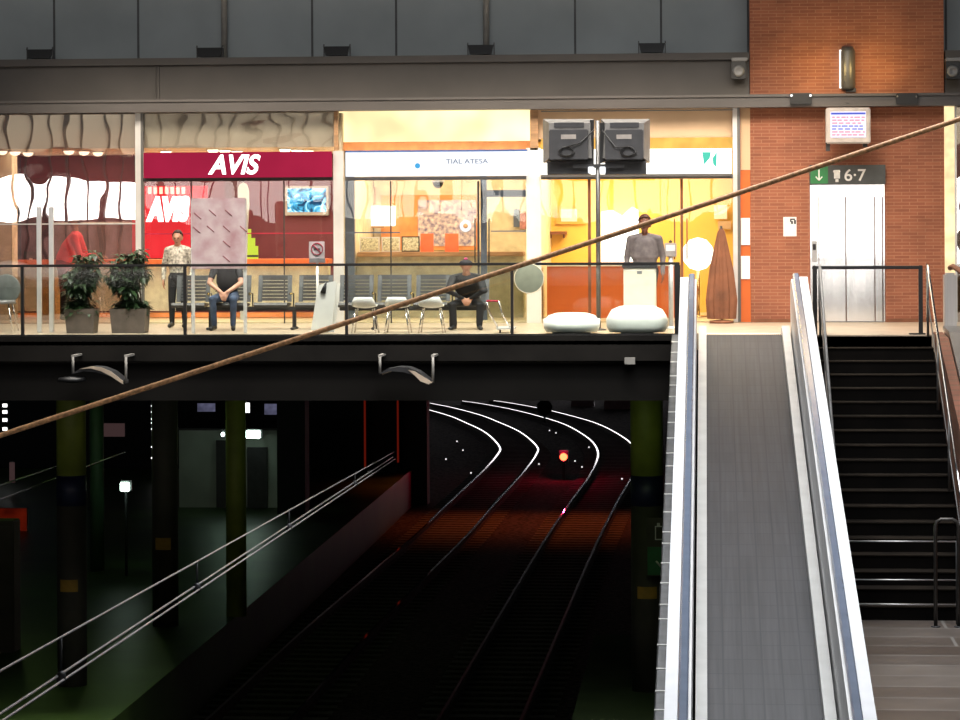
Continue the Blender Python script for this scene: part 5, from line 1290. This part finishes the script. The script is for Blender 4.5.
mk = [(549.5, 430, 'above the red signal, left one'), (556, 432.5, 'above the red signal, right one'), (589, 447, 'right of the red signal near the inner curve'), (575, 461, 'just right of the red signal'), (582, 467, 'lower right of the red signal'), (622, 479, 'by the rightmost rail'), (457, 441, 'inside the left curve, topmost'), (463, 450, 'inside the left curve, second'), (446, 459, 'inside the left curve, leftmost'), (471, 473, 'inside the left curve, lowest'), (539, 464, 'left of the red signal')]
for x, y, l in mk:
    p = G(x, y + 3, ZB); t = thing('ground_marker', 'tiny white ground lamp ' + l, 'lamp', p, 'tiny ground lamps among the tracks')
    mb = MB(); mb.box(p + Vector((-.04, 0, 0)), p + Vector((.04, .08, .07))); mb.build('housing', 'pier', t)
    mb = MB(); mb.lathe(p + Vector((0, -.0, .11)), [(.0, -.035), (.035, 0), (0, .035)], 8); mb.build('bulb', 'spark', t)
# far buildings / clutter behind the curve
t = thing('trackside_cabinet', 'dim grey trackside cabinet far beyond the right rail', 'cabinet', (XP(618, 134, 404), 134, ZB))
mb = MB(); a, b = XP(604, 134, 404), XP(632, 134, 404); mb.box((a, 134, ZB), (b, 135, -6.4)); mb.build('body', 'gray', t); mb = MB(); mb.box((a - .05, 133.9, -6.4), (b + .05, 135.1, -6.3)); mb.build('roof', 'dark', t)
t = thing('trackside_cabinet', 'dim grey trackside cabinet far left of the other one', 'cabinet', (XP(584, 136, 404), 136, ZB))
mb = MB(); a, b = XP(571, 136, 404), XP(594, 136, 404); mb.box((a, 136, ZB), (b, 137, -6.6)); mb.build('body', 'gray', t); mb = MB(); mb.box((a - .05, 135.9, -6.6), (b + .05, 137.1, -6.5)); mb.build('roof', 'dark', t)
# unseen glowing panel, added past the tracks to make the rails shine
mb = MB(); mb.box((-45, 175, ZR + .3), (20, 175.2, -.9)); struct('window_6', mb, emit('rail shine emitter', (1, .93, .97), 3.6), label='unseen glowing panel beyond the tracks, added to make the rails shine')
# orange lamps over the tracks
for x, p in ((-7.5, 380), (-5.0, 560), (-2.0, 420)):
    spot('track_lamp', (x, 84, -2.6), (x, 83, ZB), p * 1.1, (1, .17, .035), 104, .8, .3)

# pendant luminaires
def luminaire(px0, lab, k):
    Yl_ = YE - .5; P = lambda a, b: W(px0 + a, b, Yl_)
    t = thing('hanging_luminaire', lab, 'lamp', P(30, 385), 'curved lamps under the concourse edge')
    for a in (1, 54):
        mb = MB(); p = P(a, 357 if True else 0); q = P(a, 373 if a < 10 else 383); mb.tube([(p.x, p.y, p.z), (q.x, q.y, q.z)], .02, 8); mb.box((p.x - .03, p.y, p.z - .0), (p.x + .03, YE - .0, p.z + .03)); mb.build('hanger', 'pipe', t)
    up = [(0, 374), (12, 371), (25, 372), (38, 376), (52, 384)]
    dn = [(52, 381), (40, 371.5), (30, 367.5), (20, 366.5), (8, 369), (0, 374)]
    mb = MB(); PP = [P(a, b) for a, b in up + dn[:-1]]; mb.prism([(p.x, p.z) for p in PP], 'Y', Yl_ - .05, Yl_ + .35); mb.build('shade', 'dark', t)
    mb = MB(); PP = [P(a, b) for a, b in ((8, 368.8), (20, 368.2), (30, 371), (40, 376), (52, 384), (52, 381), (40, 371.3), (30, 367.2), (20, 366))]; PP = PP if k == 0 else [P(a, b) for a, b in ((30, 370), (36, 375), (42, 381), (50, 384), (54, 382), (44, 376), (36, 371))]
    mb.prism([(p.x, p.z) for p in PP], 'Y', Yl_ - .07, Yl_ - .051); mb.build('reflector', 'glow_clad', t)
    mb = MB(); 
    if k: mb.tube([P(3, 374), P(17, 369)], .015, 6); mb.build('arm', 'glow_clad', t)
    else: mb.lathe(P(0, 379), [(.02, .04), (.2, .02), (.22, -.03), (.05, -.06)], 20); mb.build('lamp_bowl', 'black', t)
luminaire(72, 'curved hanging lamp with a pale reflector on the slab edge, left one', 0)
luminaire(379, 'curved hanging lamp with a bent pale arm on the slab edge, right one', 1)
mb = MB(); mb.pbox(624.5, 357.5, 635, 364.5, YE - .05, .06, .005); tag(mb.build('junction_box', 'pipe'), 'small brown-grey junction box on the slab edge', 'junction box')
# conduit on slab
mb = MB(); mb.tube([(Xl + 2, YE + .06, z3 - .03), (xe - .3, YE + .06, z3 - .03)], .02, 6); tag(mb.build('conduit', 'slab'), 'thin dark conduit running along the slab edge', 'conduit')

# catenary
def seg3(pa, Ya, pb, Yb_, n=40, ext=.2):
    A = W(*pa, Ya); B = W(*pb, Yb_); return [A.lerp(B, -ext + (1 + ext) * i / n) for i in range(n + 1)]
t = thing('overhead_line', 'double grey contact wire with a hanging messenger wire crossing the dark lower left', 'overhead line', W(0, 716, 18))
cw = seg3((0, 718), 18, (394, 458), 46); ms = seg3((0, 671), 18, (394, 452), 46)
for dx in (-.022, .022):
    mb = MB(); mb.tube([p + Vector((dx, 0, -dx * .6)) for p in cw], .0105, 6); mb.build('contact_wire', 'wire', t)
mb = MB(); mb.tube(ms, .010, 6); mb.build('messenger_wire', 'wire', t)
def at_px(P, px):
    for a, b in zip(P, P[1:]):
        xa_, xb2 = PJ(a)[0], PJ(b)[0]
        if xa_ <= px <= xb2: return a.lerp(b, (px - xa_) / (xb2 - xa_))
for px in (61, 197, 289, 355):
    a = at_px(cw, px); b = at_px(ms, px)
    if a and b:
        mb = MB(); b2 = Vector((a.x, a.y, a.z + (b - a).length * .0 + (PJ(a)[1] - PJ(b)[1]) / F * a.y)); mb.tube([a, b2], .010, 6); mb.build('dropper', 'dark', t)
        mb = MB(); mb.lathe(a, [(.01, -.05), (.035, -.03), (.035, .03), (.01, .05)], 8); mb.build('clamp', 'dark', t)
for k, (pa, Ya, pb, Yb_) in enumerate((((-20, 507), 38, (125, 452), 60), ((-20, 492), 38, (60, 465), 60))):
    mb = MB(); mb.tube(seg3(pa, Ya, pb, Yb_, 20, .1), .014, 6); tag(mb.build('overhead_wire', 'dark'), ['single slack wire at the far left, lower of two', 'single slack wire at the far left, upper of two'][k], 'wire', 'slack wires at the far left')
# the tan cable in front
mb = MB(); A = W(0, 435.5, 23); B_ = W(960, 119, 25); P = []
for i in range(61):
    f = -.12 + 1.24 * i / 60; p = A.lerp(B_, f); p.z -= .03 * (1 - (2 * f - 1) ** 2) * .4; P.append(p)
mb.tube(P, .0225, 10)
t = thing('tan_cable', 'thick tan cable stretched diagonally across the whole view', 'cable', P[0])
mb.build('sheath', 'rope', t)

# near concourse the photograph is taken from
mb = MB(); mb.box((-45, -24.5, -.5), (30, 9, 0)); struct('floor.006', mb, 'lip', label='near concourse floor')
mb = MB(); mb.box((-45, 8.6, ZB), (30, 8.9, -.5)); struct('light_block_front', mb, 'voidwall')  # unseen wall added to keep light from behind off the platforms
# ------------------------------------------------------------------ station behind the viewer (reflected in the glass)
YK = -25.0
mb = MB(); mb.use('beigebulk'); mb.box((-45, YK, 4.9), (30, YK + .3, 10)); mb.use('maroon_dk'); mb.box((-45, YK, 3.7), (30, YK + .3, 4.9)); mb.use('mauve'); mb.box((-45, YK, -8), (30, YK + .3, -1.3)); mb.box((-45, YK, -1.3), (3, YK + .3, 1.9)); mb.box((13, YK, -1.3), (30, YK + .3, 1.9))
mb.use('dark')
x = -45
while x < 30: mb.box((x, YK + .3, -1.3), (x + .11, YK + .45, 10)); x += .82
struct('wall_front', mb, label='opposite station wall with ribs and glazing')
mb = MB(); mb.box((-45, YK + .05, 1.9), (30, YK + .1, 3.7)); mb.box((3, YK + .05, -1.3), (13, YK + .1, 1.9)); struct('window_7', mb, 'stationlight', label='bright glazing of the opposite station wall')

# ------------------------------------------------------------------ lights
w = bpy.data.worlds.new('w'); SC.world = w; w.use_nodes = True
w.node_tree.nodes['Background'].inputs[0].default_value = (.75, .85, 1, 1); w.node_tree.nodes['Background'].inputs[1].default_value = .035
area('skylight', (.8, 31, 11), (0, 0, 0), 9, 14, 2250, (.93, .96, 1), 130)
area('hall_light', (-4, 36, 9.0), (math.radians(62), 0, 0), 24, 3, 470, (1, .95, .9))
def shoplight(x0, x1, p, col, y0=47.7, y1=51.6):
    area('shop_light', ((x0 + x1) / 2, (y0 + y1) / 2, ZC - .04), (0, 0, 0), (x1 - x0) * .9, (y1 - y0) * .8, p, col)
shoplight(XA0, XA1, 340, (1, .86, .66))
shoplight(XA1 + .1, XB1 - .1, 170, (1, .86, .60))
shoplight(XB1 + .1, XC1 - .1, 210, (1, .80, .46))
area('rear_wall_fill', (-6, -9, 13.0), (math.radians(-55), 0, 0), 50, 3, 20000, (1, .93, .82))  # unseen fill added to brighten the reflected opposite wall
area('concourse_fill', (-5, 43.6, 7.5), (0, 0, 0), 14, 1.6, 420, (1, .93, .82), 75)  # out-of-frame fill added to whiten the seats and floor
area('concourse_front_fill', (-4, 39.4, 7.6), (math.radians(27), 0, 0), 15, 1.0, 330, (1, .93, .84), 55)  # out-of-frame fill added for the front faces along the railing
area('facade_fill', (XP(440, 45.5), 44.9, 4.75), (math.radians(30), 0, 0), 14, .8, 330, (1, .86, .68), 110)  # unseen fill added to brighten the bulkheads and shop fronts
area('facade_fill', (XP(850, 45.5), 44.6, ze + .1), (0, 0, 0), 4, 1.5, 100, (1, .8, .6))  # second unseen fill, in front of the elevator shaft

SC.view_settings.view_transform = 'Standard'; SC.view_settings.look = 'None'; SC.view_settings.gamma = 1; SC.view_settings.exposure = 0
SC.view_settings.use_curve_mapping = False
